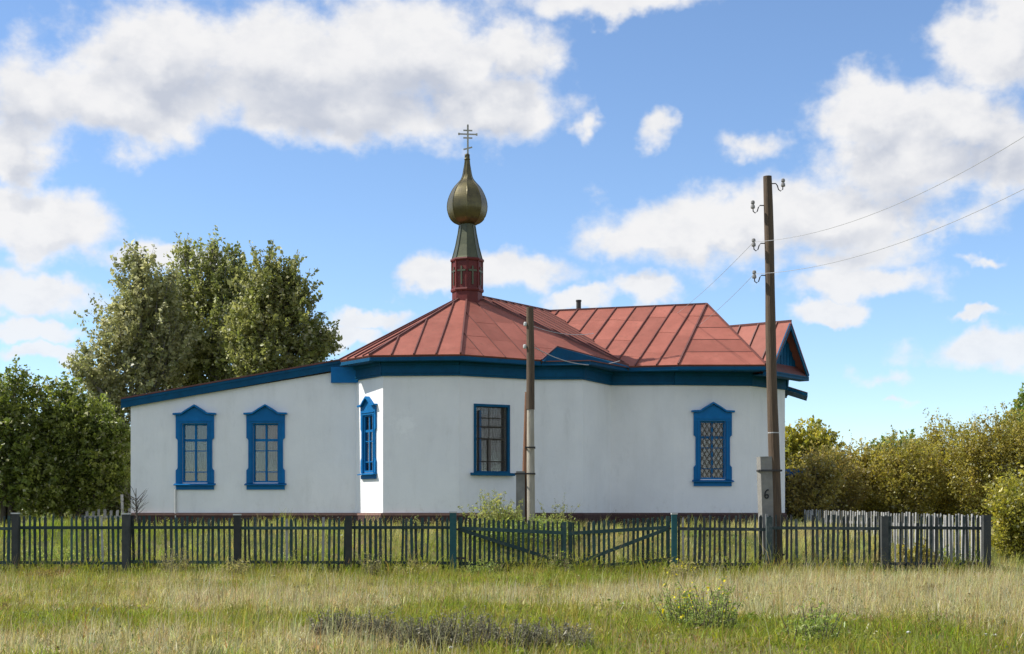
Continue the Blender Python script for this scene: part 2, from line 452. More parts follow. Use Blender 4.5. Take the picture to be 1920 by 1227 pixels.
class Geo:
    """Collects boxes, prisms and tubes into one mesh."""
    def __init__(s):
        s.v = []; s.f = []

    def add(s, verts, faces):
        k = len(s.v)
        s.v += [Vector(v) for v in verts]
        s.f += [tuple(i + k for i in f) for f in faces]

    def box(s, a, b):
        (x0, y0, z0), (x1, y1, z1) = a, b
        s.add([(x0, y0, z0), (x1, y0, z0), (x1, y1, z0), (x0, y1, z0), (x0, y0, z1), (x1, y0, z1), (x1, y1, z1), (x0, y1, z1)],
              [(0, 3, 2, 1), (4, 5, 6, 7), (0, 1, 5, 4), (1, 2, 6, 5), (2, 3, 7, 6), (3, 0, 4, 7)])

    def prism(s, poly, d):
        """Polygon (3D points, counter-clockwise seen from outside) thickened by -d along its normal vector d."""
        n = len(poly); d = Vector(d)
        top = [Vector(p) for p in poly]; bot = [p + d for p in top]
        fs = [tuple(range(n)), tuple(range(2 * n - 1, n - 1, -1))]
        for i in range(n):
            j = (i + 1) % n
            fs.append((i, i + n, j + n, j))
        s.add(top + bot, fs)

    def bar(s, a, b, w, h, up=(0, 0, 1)):
        """Rectangular bar from a to b, w across, h along up."""
        a, b, up = Vector(a), Vector(b), Vector(up)
        d = (b - a).normalized()
        side = d.cross(up).normalized()
        u = side.cross(d).normalized()
        q = [side * (w / 2) * i + u * (h / 2) * j for i, j in ((-1, -1), (1, -1), (1, 1), (-1, 1))]
        s.add([a + k for k in q] + [b + k for k in q], [(3, 2, 1, 0), (4, 5, 6, 7), (0, 1, 5, 4), (1, 2, 6, 5), (2, 3, 7, 6), (3, 0, 4, 7)])

    def tube(s, pts, rad, n=8, cap=True):
        pts = [Vector(p) for p in pts]
        if not hasattr(rad, '__len__'):
            rad = [rad] * len(pts)
        k = len(s.v); ref = Vector((0.31, 0.2, 0.93)).normalized()
        for i, p in enumerate(pts):
            d = (pts[min(i + 1, len(pts) - 1)] - pts[max(i - 1, 0)]).normalized()
            r0 = ref if abs(d.dot(ref)) < 0.95 else Vector((1, 0, 0))
            a = d.cross(r0).normalized(); b = d.cross(a).normalized()
            for j in range(n):
                t = 2 * PI * j / n
                s.v.append(p + (a * math.cos(t) + b * math.sin(t)) * rad[i])
        for i in range(len(pts) - 1):
            for j in range(n):
                j2 = (j + 1) % n
                s.f.append((k + i * n + j, k + i * n + j2, k + (i + 1) * n + j2, k + (i + 1) * n + j))
        if cap:
            s.f.append(tuple(k + j for j in range(n - 1, -1, -1)))
            e = k + (len(pts) - 1) * n
            s.f.append(tuple(e + j for j in range(n)))

    def lathe(s, c, prof, n=8, rot=0.0):
        """Profile (r, z) turned about the vertical through c."""
        k = len(s.v); c = Vector(c)
        for r, z in prof:
            for j in range(n):
                t = rot + 2 * PI * j / n
                s.v.append(Vector((c.x + r * math.cos(t), c.y + r * math.sin(t), z)))
        for i in range(len(prof) - 1):
            for j in range(n):
                j2 = (j + 1) % n
                s.f.append((k + i * n + j, k + i * n + j2, k + (i + 1) * n + j2, k + (i + 1) * n + j))
        s.f.append(tuple(k + j for j in range(n - 1, -1, -1)))
        e = k + (len(prof) - 1) * n
        s.f.append(tuple(e + j for j in range(n)))

    def build(s, name, mat, parent=None, smooth=False):
        return mesh_obj(name, s.v, s.f, mat, parent, smooth)


class Frame:
    """Wall plane from p to q (left to right seen from outside): u along, v up (absolute z), w outward."""
    def __init__(s, p, q):
        s.p = Vector((p[0], p[1], 0)); s.q = Vector((q[0], q[1], 0))
        s.L = (s.q - s.p).length
        s.t = (s.q - s.p).normalized()
        s.n = Vector((s.t.y, -s.t.x, 0))

    def __call__(s, u, v, w=0.0):
        r = s.p + s.t * u + s.n * w
        return Vector((r.x, r.y, v))

    def u_at(s, x):
        """u where the sight line through photograph column x meets the wall."""
        k = (x - 960) / F
        return (k * s.p.y - s.p.x) / (s.t.x - k * s.t.y)

    def z_at(s, x, y):
        u = s.u_at(x); Y = s(u, 0).y
        return EYE + (HOR - y) / F * Y


def fbox(g, fr, u0, u1, v0, v1, w0, w1):
    """Box in a wall frame."""
    P = [fr(u, v, w) for w in (w1, w0) for (u, v) in ((u0, v0), (u1, v0), (u1, v1), (u0, v1))]
    g.add(P, [(0, 1, 2, 3), (7, 6, 5, 4), (0, 4, 5, 1), (1, 5, 6, 2), (2, 6, 7, 3), (3, 7, 4, 0)])


def fpoly(g, fr, pts, w0, w1):
    """Extruded outline (u, v) in a wall frame, counter-clockwise seen from outside."""
    n = len(pts)
    P = [fr(u, v, w1) for u, v in pts] + [fr(u, v, w0) for u, v in pts]
    fs = [tuple(range(n)), tuple(range(2 * n - 1, n - 1, -1))]
    for i in range(n):
        j = (i + 1) % n
        fs.append((i, i + n, j + n, j))
    g.add(P, fs)


def smooth(a, b, x):
    t = np.clip((x - a) / (b - a), 0, 1)
    return t * t * (3 - 2 * t)


def ground_z(x, y):
    """Meadow level by the fence, a low rise under the church."""
    x = np.asarray(x, float); y = np.asarray(y, float)
    r = 1.04 * smooth(35.6, 41.2, y) * (1 - 0.22 * smooth(8.5, 11.0, x)) * (1 - 0.35 * smooth(13, 20, -x))
    near = 0.05 * np.sin(x * 0.9 + 1.3) * np.cos(y * 0.6) + 0.03 * np.sin(x * 2.1 + y * 1.3)
    return r + near * (1 - smooth(60, 120, np.hypot(x, y)))


def gz(x, y):
    return float(ground_z(x, y))


# ------------------------------------------------------------------ ground
def build_ground():
    def axis(a, b, fine0, fine1, step):
        mid = list(np.arange(fine0, fine1 + 1e-6, step))
        lo, hi = [], []
        s, x = step, fine0
        while x > a:
            s *= 1.35; x -= s; lo.append(max(x, a))
        s, x = step, fine1
        while x < b:
            s *= 1.35; x += s; hi.append(min(x, b))
        return np.array(lo[::-1] + mid + hi)
    xs = axis(-4000, 4000, -26, 26, 0.5)
    ys = axis(-2000, 8000, 0, 60, 0.5)
    XX, YY = np.meshgrid(xs, ys)
    ZZ = ground_z(XX, YY)
    nx, ny = len(xs), len(ys)
    me = bpy.data.meshes.new('ground')
    V = np.stack([XX, YY, ZZ], -1).reshape(-1, 3)
    idx = np.arange(nx * ny).reshape(ny, nx)
    Q = np.stack([idx[:-1, :-1], idx[:-1, 1:], idx[1:, 1:], idx[1:, :-1]], -1).reshape(-1, 4)
    me.from_pydata(V.tolist(), [], Q.tolist())
    me.shade_smooth()
    me.materials.append(MATS['meadow_soil'])
    o = link(bpy.data.objects.new('ground', me))
    o['kind'] = 'structure'


build_ground()

# ------------------------------------------------------------------ the church
CH = empty('church', (-1.4, 45.5, gz(-1.4, 45.5)))
tag(CH, 'whitewashed village church with red metal roof, blue trim and onion dome', 'church')
CHI = CH.location.copy()


def fix_parent(o, parent):
    """Parent without moving it: geometry is written in world coordinates."""
    o.parent = parent
    if parent is CH:
        o.location = o.location - CHI
    return o


def cpart(g, name, mat, parent=None, smooth=False):
    o = g.build(name, mat, None, smooth)
    if parent is None:
        fix_parent(o, CH)
    else:
        o.parent = parent      # part meshes share the world frame, offset by CH only once
    return o


Z0 = EYE                 # top of the plinth
ZF = EYE + 4.05          # underside of the frieze
ZS = EYE + 4.47          # soffit
ZE = EYE + 4.63          # roof edge at the eaves

# wall corners seen from above
W1 = (-3.82, 42.10); W2 = (-1.575, 42.0); W3 = (0.664, 43.26); W4 = (2.14, 43.2); W5 = (3.13, 45.2)
W6 = (5.13, 45.1); W7 = (7.61, 45.4); W8 = (8.99, 46.84); W9 = (9.62, 50.2)
J = (-4.787, 43.57); W0 = (-5.16, 44.14)
LE = (-11.78, 43.94); LB = (-11.4, 50.6)
RB = (9.9, 52.2)


def wall(fr, za, zb, holes=(), thick=0.35, name='wall', z0=Z0):
    """Plastered wall with openings; top runs straight from za to zb."""
    g = Geo()
    us = sorted({0.0, fr.L, *[h[0] for h in holes], *[h[1] for h in holes]})
    vs = sorted({z0, *[h[2] for h in holes], *[h[3] for h in holes]})

    def top(u):
        return za + (zb - za) * u / fr.L
    for i in range(len(us) - 1):
        a, b = us[i], us[i + 1]
        rows = vs + [None]
        for j in range(len(rows) - 1):
            c = rows[j]
            d0 = rows[j + 1] if rows[j + 1] is not None else top(a)
            d1 = rows[j + 1] if rows[j + 1] is not None else top(b)
            if any(h[0] - 1e-6 <= a and b <= h[1] + 1e-6 and h[2] - 1e-6 <= c and rows[j + 1] is not None and rows[j + 1] <= h[3] + 1e-6 for h in holes):
                continue
            g.add([fr(a, c), fr(b, c), fr(b, d1), fr(a, d0)], [(0, 1, 2, 3)])
            g.add([fr(a, c, -thick), fr(b, c, -thick), fr(b, d1, -thick), fr(a, d0, -thick)], [(3, 2, 1, 0)])
    for (a, b, c, d) in holes:
        for (p, q) in (((a, c), (b, c)), ((b, c), (b, d)), ((b, d), (a, d)), ((a, d), (a, c))):
            g.add([fr(*p), fr(*p, -thick), fr(*q, -thick), fr(*q)], [(0, 1, 2, 3)])
    g.add([fr(0, z0), fr(0, top(0)), fr(0, top(0), -thick), fr(0, z0, -thick)], [(0, 1, 2, 3)])
    g.add([fr(fr.L, z0), fr(fr.L, z0, -thick), fr(fr.L, top(fr.L), -thick), fr(fr.L, top(fr.L))], [(0, 1, 2, 3)])
    return cpart(g, name, 'whitewash')


def plinth(fr, ext0=0.0, ext1=0.0):
    g = Geo()
    lo = min(gz(*fr(0, 0).xy), gz(*fr(fr.L, 0).xy)) - 0.4
    a, b = -ext0, fr.L + ext1
    pts = [(-0.25, lo), (0.07, lo), (0.07, Z0 - 0.06), (0.0, Z0 + 0.002), (-0.25, Z0 + 0.002)]
    k = len(pts)
    g.add([fr(a, z, w) for w, z in pts] + [fr(b, z, w) for w, z in pts],
          [tuple(range(k))] + [tuple(range(2 * k - 1, k - 1, -1))] + [(i, i + k, (i + 1) % k + k, (i + 1) % k) for i in range(k)])
    return cpart(g, 'plinth', 'plinth_brick')


def glazing(win, fr, uc, v0, w, h, hbars, vbar=True, depth=-0.13, bar=0.055, mat='blue_trim', s=1.0):
    """Sash bars as one sub-part each and a pane in every cell."""
    xs = [uc - w / 2, uc + w / 2] if not vbar else [uc - w / 2, uc, uc + w / 2]
    ys = [v0, *[v0 + b[0] for b in hbars], v0 + h]
    for b, th in hbars:
        g = Geo(); fbox(g, fr, uc - w / 2, uc + w / 2, v0 + b - th / 2, v0 + b + th / 2, depth - 0.02, depth + 0.025); cpart(g, 'glazing_bar', mat, win)
    if vbar:
        g = Geo(); fbox(g, fr, uc - bar / 2, uc + bar / 2, v0, v0 + h, depth - 0.022, depth + 0.03); cpart(g, 'glazing_bar', mat, win)
    for i in range(len(xs) - 1):
        for j in range(len(ys) - 1):
            g = Geo(); fbox(g, fr, xs[i] + 0.01, xs[i + 1] - 0.01, ys[j] + 0.006, ys[j + 1] - 0.006, depth - 0.006, depth - 0.002); cpart(g, 'pane', 'glass', win)


def curtain(win, fr, uc, v0, w, h, gap, depth=-0.27, mat='curtain'):
    for s in (-1, 1):
        g = Geo(); n = 22
        a, b = (uc - w / 2, uc - gap) if s < 0 else (uc + gap, uc + w / 2)
        vs = []
        for i in range(n + 1):
            u = a + (b - a) * i / n
            d = depth + 0.025 * math.sin(i * 1.9 + s) + 0.012 * math.sin(i * 0.7)
            vs += [fr(u, v0, d), fr(u, v0 + h, d)]
        g.add(vs, [(2 * i, 2 * i + 2, 2 * i + 3, 2 * i + 1) for i in range(n)])
        cpart(g, 'curtain', mat, win)


def carved_window(fr, uc, v0, s=1.0, grille=False, label=None, sx=1.0, gdepth=-0.10):
    """Window in a carved surround with a small pediment. v0 is the foot of the opening."""
    hw, H = 0.40 * s * sx, 1.82 * s
    # the sash frame lines the opening
    g = Geo(); t = 0.05 * s
    for (a, b, c, d) in ((-hw, -hw + t, 0, H), (hw - t, hw, 0, H), (-hw + t, hw - t, 0, t * 1.1), (-hw + t, hw - t, H - t, H)):
        fbox(g, fr, uc + a, uc + b, v0 + c, v0 + d, gdepth - .07, gdepth + .05)
    win = cpart(g, 'window', 'blue_trim')
    if label:
        win['label'] = label
    glazing(win, fr, uc, v0 + t, 2 * (hw - t), H - 2 * t, [(1.26 * s, 0.075 * s), (0.93 * s, 0.03 * s), (0.28 * s, 0.03 * s)], True, depth=gdepth, bar=0.06 * s)
    curtain(win, fr, uc, v0 + 0.02, 2 * hw - 0.02, H, 0.05 if not grille else 0.04, gdepth - (.13 if gdepth < -.05 else .05), 'curtain_dark' if grille else ('curtain' if gdepth < -.05 else 'curtain_pale'))
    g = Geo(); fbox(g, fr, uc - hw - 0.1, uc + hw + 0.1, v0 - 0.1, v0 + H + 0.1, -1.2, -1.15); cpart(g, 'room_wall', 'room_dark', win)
    # side boards: wide above, narrow in the middle, wide below
    a0, a1, a2 = hw - 0.005, 0.535 * s * sx, 0.595 * s * sx
    top = 2.08 * s
    for sg in (-1, 1):
        g = Geo()
        o = [(a0, -0.02 * s), (a2, -0.02 * s), (a2, 0.38 * s), (a1 + 0.02, 0.42 * s), (a1, 0.46 * s), (a1, 1.30 * s), (a1 + 0.02, 1.34 * s), (a2, 1.37 * s), (a2, H + 0.0), (a0, H + 0.0)]
        pts = [(uc + sg * x, v0 + y) for x, y in o]
        if sg < 0:
            pts = pts[::-1]
        fpoly(g, fr, pts, -0.01, 0.055)
        b = cpart(g, 'casing_board', 'blue_trim', win)
        g = Geo()     # raised strip on the board
        fbox(g, fr, *sorted((uc + sg * (a0 + 0.035), uc + sg * (a0 + 0.075))), v0, v0 + H, 0.05, 0.072)
        cpart(g, 'moulding', 'blue_trim', win)
    g = Geo()
    pk = 2.36 * s
    hd = [(-a2, H + 0.001), (a2, H + 0.001), (a2, top), (0.40 * s * sx, top + 0.01), (0.22 * s * sx, top + 0.13 * s), (0, pk - 0.03), (-0.22 * s * sx, top + 0.13 * s), (-0.40 * s * sx, top + 0.01), (-a2, top)]
    fpoly(g, fr, [(uc + x, v0 + y) for x, y in hd], -0.01, 0.06)
    cpart(g, 'head_board', 'blue_trim', win)
    g = Geo()
    c1 = 0.665 * s * sx
    ln = [(-c1, top + 0.005), (-0.40 * s * sx, top + 0.02), (-0.22 * s * sx, top + 0.14 * s), (0, pk - 0.01), (0.22 * s * sx, top + 0.14 * s), (0.40 * s * sx, top + 0.02), (c1, top + 0.005)]
    th = 0.055 * s
    fpoly(g, fr, [(uc + x, v0 + y) for x, y in ln] + [(uc + x, v0 + y + th) for x, y in ln[::-1]], -0.01, 0.15)
    cpart(g, 'cornice', 'blue_trim', win)
    g = Geo()
    fbox(g, fr, uc - a2 + 0.06, uc + a2 - 0.06, v0 + H + 0.06, v0 + H + 0.085, 0.058, 0.08)
    cpart(g, 'moulding', 'blue_trim', win)
    g = Geo()
    sl_ = 0.64 * s * sx
    fpoly_pts = [(0.0, -0.02), (0.0, -0.075), (0.15, -0.085), (0.15, -0.06)]
    P = [fr(uc - sl_, v0 + z * s, w) for w, z in fpoly_pts] + [fr(uc + sl_, v0 + z * s, w) for w, z in fpoly_pts]
    g.add(P, [(0, 1, 2, 3), (7, 6, 5, 4)] + [(i, i + 4, (i + 1) % 4 + 4, (i + 1) % 4) for i in range(4)])
    cpart(g, 'sill', 'blue_trim', win)
    g = Geo(); fbox(g, fr, uc - 0.59 * s * sx, uc + 0.59 * s * sx, v0 - 0.215 * s, v0 - 0.086 * s, -0.01, 0.05); cpart(g, 'apron_board', 'blue_trim', win)
    if grille:
        for k in range(-5, 6):
            for d in (-1, 1):
                # diagonal rods clipped to the opening
                c = k * 0.26
                pts = []
                for (u, v) in ((-hw + t, None), (hw - t, None)):
                    pts.append((u, H / 2 + c + d * u * 1.7))
                (u0, y0), (u1, y1) = pts

                def clip(u0, y0, u1, y1):
                    lo, hi = t, H - t
                    if max(y0, y1) < lo or min(y0, y1) > hi:
                        return None
                    def at(y):
                        return u0 + (u1 - u0) * (y - y0) / (y1 - y0)
                    r = []
                    for (u, y) in ((u0, y0), (u1, y1)):
                        yy = min(max(y, lo), hi)
                        r.append((at(yy), yy))
                    return r
                r = clip(u0, y0, u1, y1)
                if not r or abs(r[0][1] - r[1][1]) < 0.05:
                    continue
                g = Geo(); w = -0.045 + 0.008 * d
                g.bar(fr(uc + r[0][0], v0 + r[0][1], w), fr(uc + r[1][0], v0 + r[1][1], w), 0.014, 0.014, fr.n)
                cpart(g, 'grille_rod', 'grille_rod', win)
    return win


def hole(uc, v0, s=1.0, sx=1.0):
    return (uc - 0.40 * s * sx, uc + 0.40 * s * sx, v0, v0 + 1.82 * s)


# --- walls -------------------------------------------------------
FL = Frame(LE, J); FA = Frame(W0, W1); FB = Frame(W1, W2); FC = Frame(W2, W3); FD = Frame(W3, W4); FE = Frame(W4, W5)
F1 = Frame(W5, W6); F2 = Frame(W6, W7); F3 = Frame(W7, W8); F4 = Frame(W8, W9)
zl = EYE + (HOR - 765) / F * 44.7
zr = EYE + 4.42
u1, u2 = FL.u_at(366), FL.u_at(498.5)
vL = EYE + 0.93
wall(FL, zl, zr, [hole(u1, vL), hole(u2, vL)])
carved_window(FL, u1, vL)
carved_window(FL, u2, vL)
ua = FA.u_at(692.5); sa = 0.95; sxa = 0.84; vA = FA.z_at(690, 886)
wall(FA, ZS, ZS, [hole(ua, vA, sa, sxa)])
carved_window(FA, ua, vA, sa, sx=sxa, gdepth=-0.03)
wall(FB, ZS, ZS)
# facet with the plain netted window
uc = FC.u_at(922); vC = FC.z_at(922, 887)
wC, hC = 1.22, 2.05
wall(FC, ZS, ZS, [(uc - wC / 2, uc + wC / 2, vC, vC + hC)])
g = Geo(); t = 0.075
for (a, b, c, d) in ((-wC / 2, -wC / 2 + t, 0, hC), (wC / 2 - t, wC / 2, 0, hC), (-wC / 2 + t, wC / 2 - t, 0, t * .7), (-wC / 2 + t, wC / 2 - t, hC - t, hC)):
    fbox(g, FC, uc + a, uc + b, vC + c, vC + d, -0.10, 0.035)
win = cpart(g, 'window', 'teal_trim')
win['label'] = 'plain window without a carved surround, covered by grey netting'
g = Geo(); fbox(g, FC, uc - wC / 2 - 0.11, uc + wC / 2 + 0.11, vC - 0.085, vC - 0.002, -0.02, 0.16); cpart(g, 'sill', 'teal_trim', win)
# inner sash seen through the netting
for (a, b, c, d, m) in ((-0.36, -0.30, 0.05, hC - 0.18, 'blue_trim'), (-0.03, 0.03, 0.05, 1.02, 'curtain'), (-0.36, 0.5, 1.0, 1.045, 'room_dark'), (-0.36, 0.5, 1.36, 1.40, 'room_dark'), (-0.36, 0.5, 0.33, 0.36, 'room_dark'), (-0.36, 0.5, hC - 0.42, hC - 0.39, 'room_dark')):
    g = Geo(); fbox(g, FC, uc + a, uc + b, vC + c, vC + d, -0.16, -0.10); cpart(g, 'glazing_bar', m, win)
for i, (a, b) in enumerate(((-wC / 2 + t, -0.01), (0.01, wC / 2 - t))):
    for (c, d) in ((0.06, 0.98), (1.05, 1.35), (1.41, hC - 0.08)):
        g = Geo(); fbox(g, FC, uc + a, uc + b, vC + c, vC + d, -0.19, -0.185); cpart(g, 'pane', 'glass', win)
curtain(win, FC, uc, vC + 0.02, wC - 0.04, hC, 0.0, depth=-0.27, mat='netting')
# fine wire netting stretched over the opening
g = Geo()
nb = 24
for i in range(1, nb):
    u = uc - wC / 2 + wC * i / nb
    g.bar(FC(u, vC + 0.03, -0.03), FC(u, vC + hC - 0.03, -0.03), 0.006, 0.006, FC.n)
for i in range(1, 40):
    v = vC + hC * i / 40
    g.bar(FC(uc - wC / 2 + 0.03, v, -0.026), FC(uc + wC / 2 - 0.03, v, -0.026), 0.006, 0.006, FC.n)
o = cpart(g, 'netting', 'grille_rod', win); o['kind'] = 'stuff'
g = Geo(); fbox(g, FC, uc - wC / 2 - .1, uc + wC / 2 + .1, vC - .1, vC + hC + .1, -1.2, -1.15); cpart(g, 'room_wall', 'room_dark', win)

wall(FD, ZS, ZS)
wall(FE, ZS, ZS)
wall(F1, ZS, ZS)
uf = F2.u_at(1336); vF = F2.z_at(1336, 899)
wall(F2, ZS, ZS, [hole(uf, vF, 1.02, 1.02)])
carved_window(F2, uf, vF, 1.02, grille=True, sx=1.02, label='carved window with a lattice grille behind the glass bars')
wall(F3, ZS, ZS)
wall(F4, ZS, ZS)
wall(Frame(W9, RB), ZS, ZS)
wall(Frame(RB, LB), ZS, EYE + 3.3)
wall(Frame(LB, LE), EYE + 3.3, zl)
for fr, a, b in ((FL, .06, 0), (Frame(J, W1), 0, .03), (FB, .03, .03), (FC, .03, 0), (FD, 0, .06), (FE, .06, 0), (F1, 0, 0), (F2, 0, .02), (F3, .02, .03), (F4, .03, .0), (Frame(W9, RB), 0, 0), (Frame(RB, LB), 0, 0), (Frame(LB, LE), 0, 0)):
    plinth(fr, a, b)
for fr in (FL, Frame(J, W1), FB, FC):
    g = Geo(); fbox(g, fr, -.03, fr.L + .03, Z0 - 0.075, Z0 - 0.012, -0.01, 0.085); cpart(g, 'plinth_ledge', 'ledge_pink')
# pale drain pipe stub under the left window
g = Geo(); g.tube([FL(FL.u_at(330), Z0 - 0.25, 0.05), FL(FL.u_at(330), vL - 0.2, 0.05)], 0.03, 8); cpart(g, 'drain_pipe', 'cap_white')

# --- roof --------------------------------------------------------
APEX = Vector((-1.433, 45.5, EYE + 7.0))


def vz(x, y, z):
    return Vector((x, y, z))


E0 = vz(-5.22, 43.12, ZE); E1 = vz(-4.19, 41.74, ZE); E2 = vz(-1.5, 41.44, ZE)
P3 = vz(3.67, 44.80, ZE)
PR1 = vz(1.31, 49.31, EYE + 6.99); PR2 = vz(6.57, 48.0, EYE + 7.04)
E5 = vz(5.19, 44.42, ZE); E6 = vz(7.92, 44.40, ZE)
nC = (P3 - E2).cross(APEX - E2).normalized()


def on_plane(x, y, P, n):
    o = Vector((0, 0, EYE)); d = px(x, y, 1.0) - o
    return o + d * ((P - o).dot(n) / d.dot(n))


k = (1015.5 - 960) / F
tt = (k * E2.y - E2.x) / ((P3.x - E2.x) - k * (P3.y - E2.y))
P1 = E2.lerp(P3, tt)
P2 = on_plane(1044, 650, E2, nC)
DC = vz(2.36, 42.72, ZE)        # eave corner of the square bay
HPK = vz(8.90, 45.3, EYE + 6.10); HF = vz(8.14, 44.30, EYE + 4.55); HB = vz(9.67, 46.3, EYE + 4.55)
HRD = Vector((-0.794, 0.607, 0))
HRL = HPK + HRD * 3.6

roof = None


def strips(poly, spacing, along, off=0.0):
    """Cut a convex planar polygon into strips across direction `along`."""
    along = along.normalized()
    vals = [p.dot(along) for p in poly]
    lo, hi = min(vals), max(vals)
    cuts = [lo - 1e-4]
    x = lo + (off if off > 0 else spacing)
    while x < hi - 0.08:
        cuts.append(x); x += spacing
    cuts.append(hi + 1e-4)

    def clip(pl, c, keep_ge):
        out = []
        for i in range(len(pl)):
            a, b = pl[i], pl[(i + 1) % len(pl)]
            da, db = a.dot(along) - c, b.dot(along) - c
            if not keep_ge:
                da, db = -da, -db
            if da >= 0:
                out.append(a)
            if da * db < 0:
                out.append(a.lerp(b, da / (da - db)))
        return out
    res = []
    lines = []
    for i in range(len(cuts) - 1):
        p = clip(clip(poly, cuts[i], True), cuts[i + 1], False)
        if len(p) >= 3:
            res.append(p)
    for c in cuts[1:-1]:
        pts = []
        for i in range(len(poly)):
            a, b = poly[i], poly[(i + 1) % len(poly)]
            da, db = a.dot(along) - c, b.dot(along) - c
            if da * db < 0:
                pts.append(a.lerp(b, da / (da - db)))
        if len(pts) == 2:
            lines.append(pts)
    return res, lines


def roof_face(poly, spacing, along=None, off=0.0, seam_h=0.045, seam_w=0.032, rows=0.0, seam=True, mat='roof_red'):
    """One slope: sheet-metal panels between standing seams."""
    global roof
    poly = [Vector(p) for p in poly]
    n = (poly[1] - poly[0]).cross(poly[2] - poly[0]).normalized()
    if n.z < 0:
        poly = poly[::-1]; n = -n
    if along is None:
        along = Vector((0, 0, 1)).cross(n)
    res, lines = strips(poly, spacing, along, off)
    for p in res:
        pieces = [p]
        if rows:
            down = along.cross(n)
            pieces = strips(p, rows, down, rows * random.uniform(0.4, 1.0))[0]
        for q in pieces:
            c = sum(q, Vector()) / len(q)
            m = n * random.uniform(-0.006, 0.004)
            q = [v + (c - v).normalized() * 0.004 + m for v in q]
            g = Geo(); g.prism(q, n * -0.035)
            o = g.build('roof_panel', mat)
            if roof is None:
                roof = o; o.name = 'roof'; fix_parent(o, CH)
            else:
                o.parent = roof
    if seam:
        for a, b in lines:
            g = Geo(); g.bar(a + n * seam_h * 0.4, b + n * seam_h * 0.4, seam_w, seam_h, n)
            o = g.build('roof_seam', 'roof_seam'); o.parent = roof


def hip(a, b, w=0.05, mat='roof_seam'):
    g = Geo(); g.bar(Vector(a) + Vector((0, 0, 0.02)), Vector(b) + Vector((0, 0, 0.02)), w, 0.06)
    o = g.build('hip_seam', mat); o.parent = roof


# a plain underlay keeps daylight out and is the roof itself
def underlay(polys):
    global roof
    g = Geo()
    for p in polys:
        p = [Vector(v) for v in p]
        n = (p[1] - p[0]).cross(p[2] - p[0]).normalized()
        if n.z < 0:
            p = p[::-1]; n = -n
        g.prism([v - n * 0.045 for v in p], n * -0.03)
    roof = cpart(g, 'roof', 'roof_seam')


BK0 = vz(-4.75, 47.6, ZE); BK1 = vz(-2.6, 50.3, ZE); BK2 = vz(2.4, 53.2, ZE); BK3 = vz(8.2, 52.6, ZE)
faces_main = [
    ([E1, E2, APEX], 0.66), ([E0, E1, APEX], 0.45), ([BK0, E0, APEX], 0.6), ([BK1, BK0, APEX], 0.66),
]
under = [f for f, _ in faces_main] + [[E2, P1, P2, APEX], [P2, P3, APEX], [P3, PR1, APEX], [P3, E5, PR2, PR1], [E5, E6, PR2],
         [APEX, PR1, BK2, BK1], [PR1, PR2, BK3, BK2], [E6, vz(9.3, 50.5, ZE), PR2], [vz(9.3, 50.5, ZE), BK3, PR2]]
underlay(under)
for f, sp in faces_main:
    roof_face(f, sp)
aC = (P3 - E2)
roof_face([E2, P1, P2, APEX], 0.78, aC, seam_h=0.02, seam_w=0.02, rows=1.1)
roof_face([P2, P3, APEX], 3.0, aC, seam=False)
roof_face([P3, PR1, APEX], 0.42)
roof_face([P3, E5, PR2, PR1], 0.66, Vector((0.905, -0.425, 0)), off=0.30, rows=1.5)
roof_face([E5, E6, PR2], 0.86, (PR2 - (E5 + E6) / 2), seam_h=0.014, seam_w=0.02)
roof_face([APEX, PR1, BK2, BK1], 0.7)
roof_face([PR1, PR2, BK3, BK2], 0.7)
roof_face([E6, vz(9.3, 50.5, ZE), PR2], 0.7)
roof_face([vz(9.3, 50.5, ZE), BK3, PR2], 0.7)
for a, b in ((E1, APEX), (E2, APEX), (E0, APEX), (P3, APEX), (E5, PR2), (PR1, PR2), (E6, PR2), (APEX, PR1)):
    hip(a, b)

# gabled end on the right
hn = (HF - HPK).cross(HRL - HPK).normalized()
sl0 = [HF, HPK, HRL, HF + HRD * 3.6]
sl1 = [HB, HPK, HRL, HB + HRD * 3.6]
for p in (sl0, sl1):
    roof_face(p, 0.66, HRD, off=0.50)
hip(HPK, HRL)
# gable: boarding set back under the roof, barge boards, and the closing eave
gable_dir = (HB - HF).normalized()
gdn = Vector((gable_dir.y, -gable_dir.x, 0))     # outward
g = Geo()
b0, b1, bp_ = HF - gdn * 0.35, HB - gdn * 0.35, HPK - gdn * 0.35
dz = Vector((0, 0, -0.06))
g.prism([b0 + dz, b1 + dz, bp_ + dz], gdn * -0.05)
gable = cpart(g, 'gable', 'teal_trim')
for i in range(1, 12):         # boards of the gable
    u = i / 12
    foot = b0.lerp(b1, u) + dz
    hgt = (HPK.z - HF.z) * (1 - abs(2 * u - 1))
    if hgt < 0.1:
        continue
    g = Geo(); g.bar(foot + gdn * 0.012, foot + gdn * 0.012 + Vector((0, 0, hgt - 0.05)), 0.17, 0.022, gdn); cpart(g, 'gable_board', 'teal_trim', gable)
for a in (HF, HB):
    g = Geo(); g.bar(a - gdn * 0.03 + Vector((0, 0, -0.11)), HPK - gdn * 0.03 + Vector((0, 0, -0.11)), 0.04, 0.15, Vector((0, 0, 1))); cpart(g, 'barge_board', 'teal_trim', gable)
g = Geo(); g.prism([HF + dz * 2, HB + dz * 2, b1 + dz * 2, b0 + dz * 2], Vector((0, 0, -0.14))); cpart(g, 'eave_return', 'teal_trim', gable)
g = Geo(); g.prism([HF + dz * 1.9 - gdn * 0.02, HB + dz * 1.9 - gdn * 0.02, b1 + Vector((0, 0, 0.22)), b0 + Vector((0, 0, 0.22))], Vector((0, 0, -0.02))); cpart(g, 'pent_sheet', 'roof_seam', gable)

# --- blue woodwork of the eaves ----------------------------------


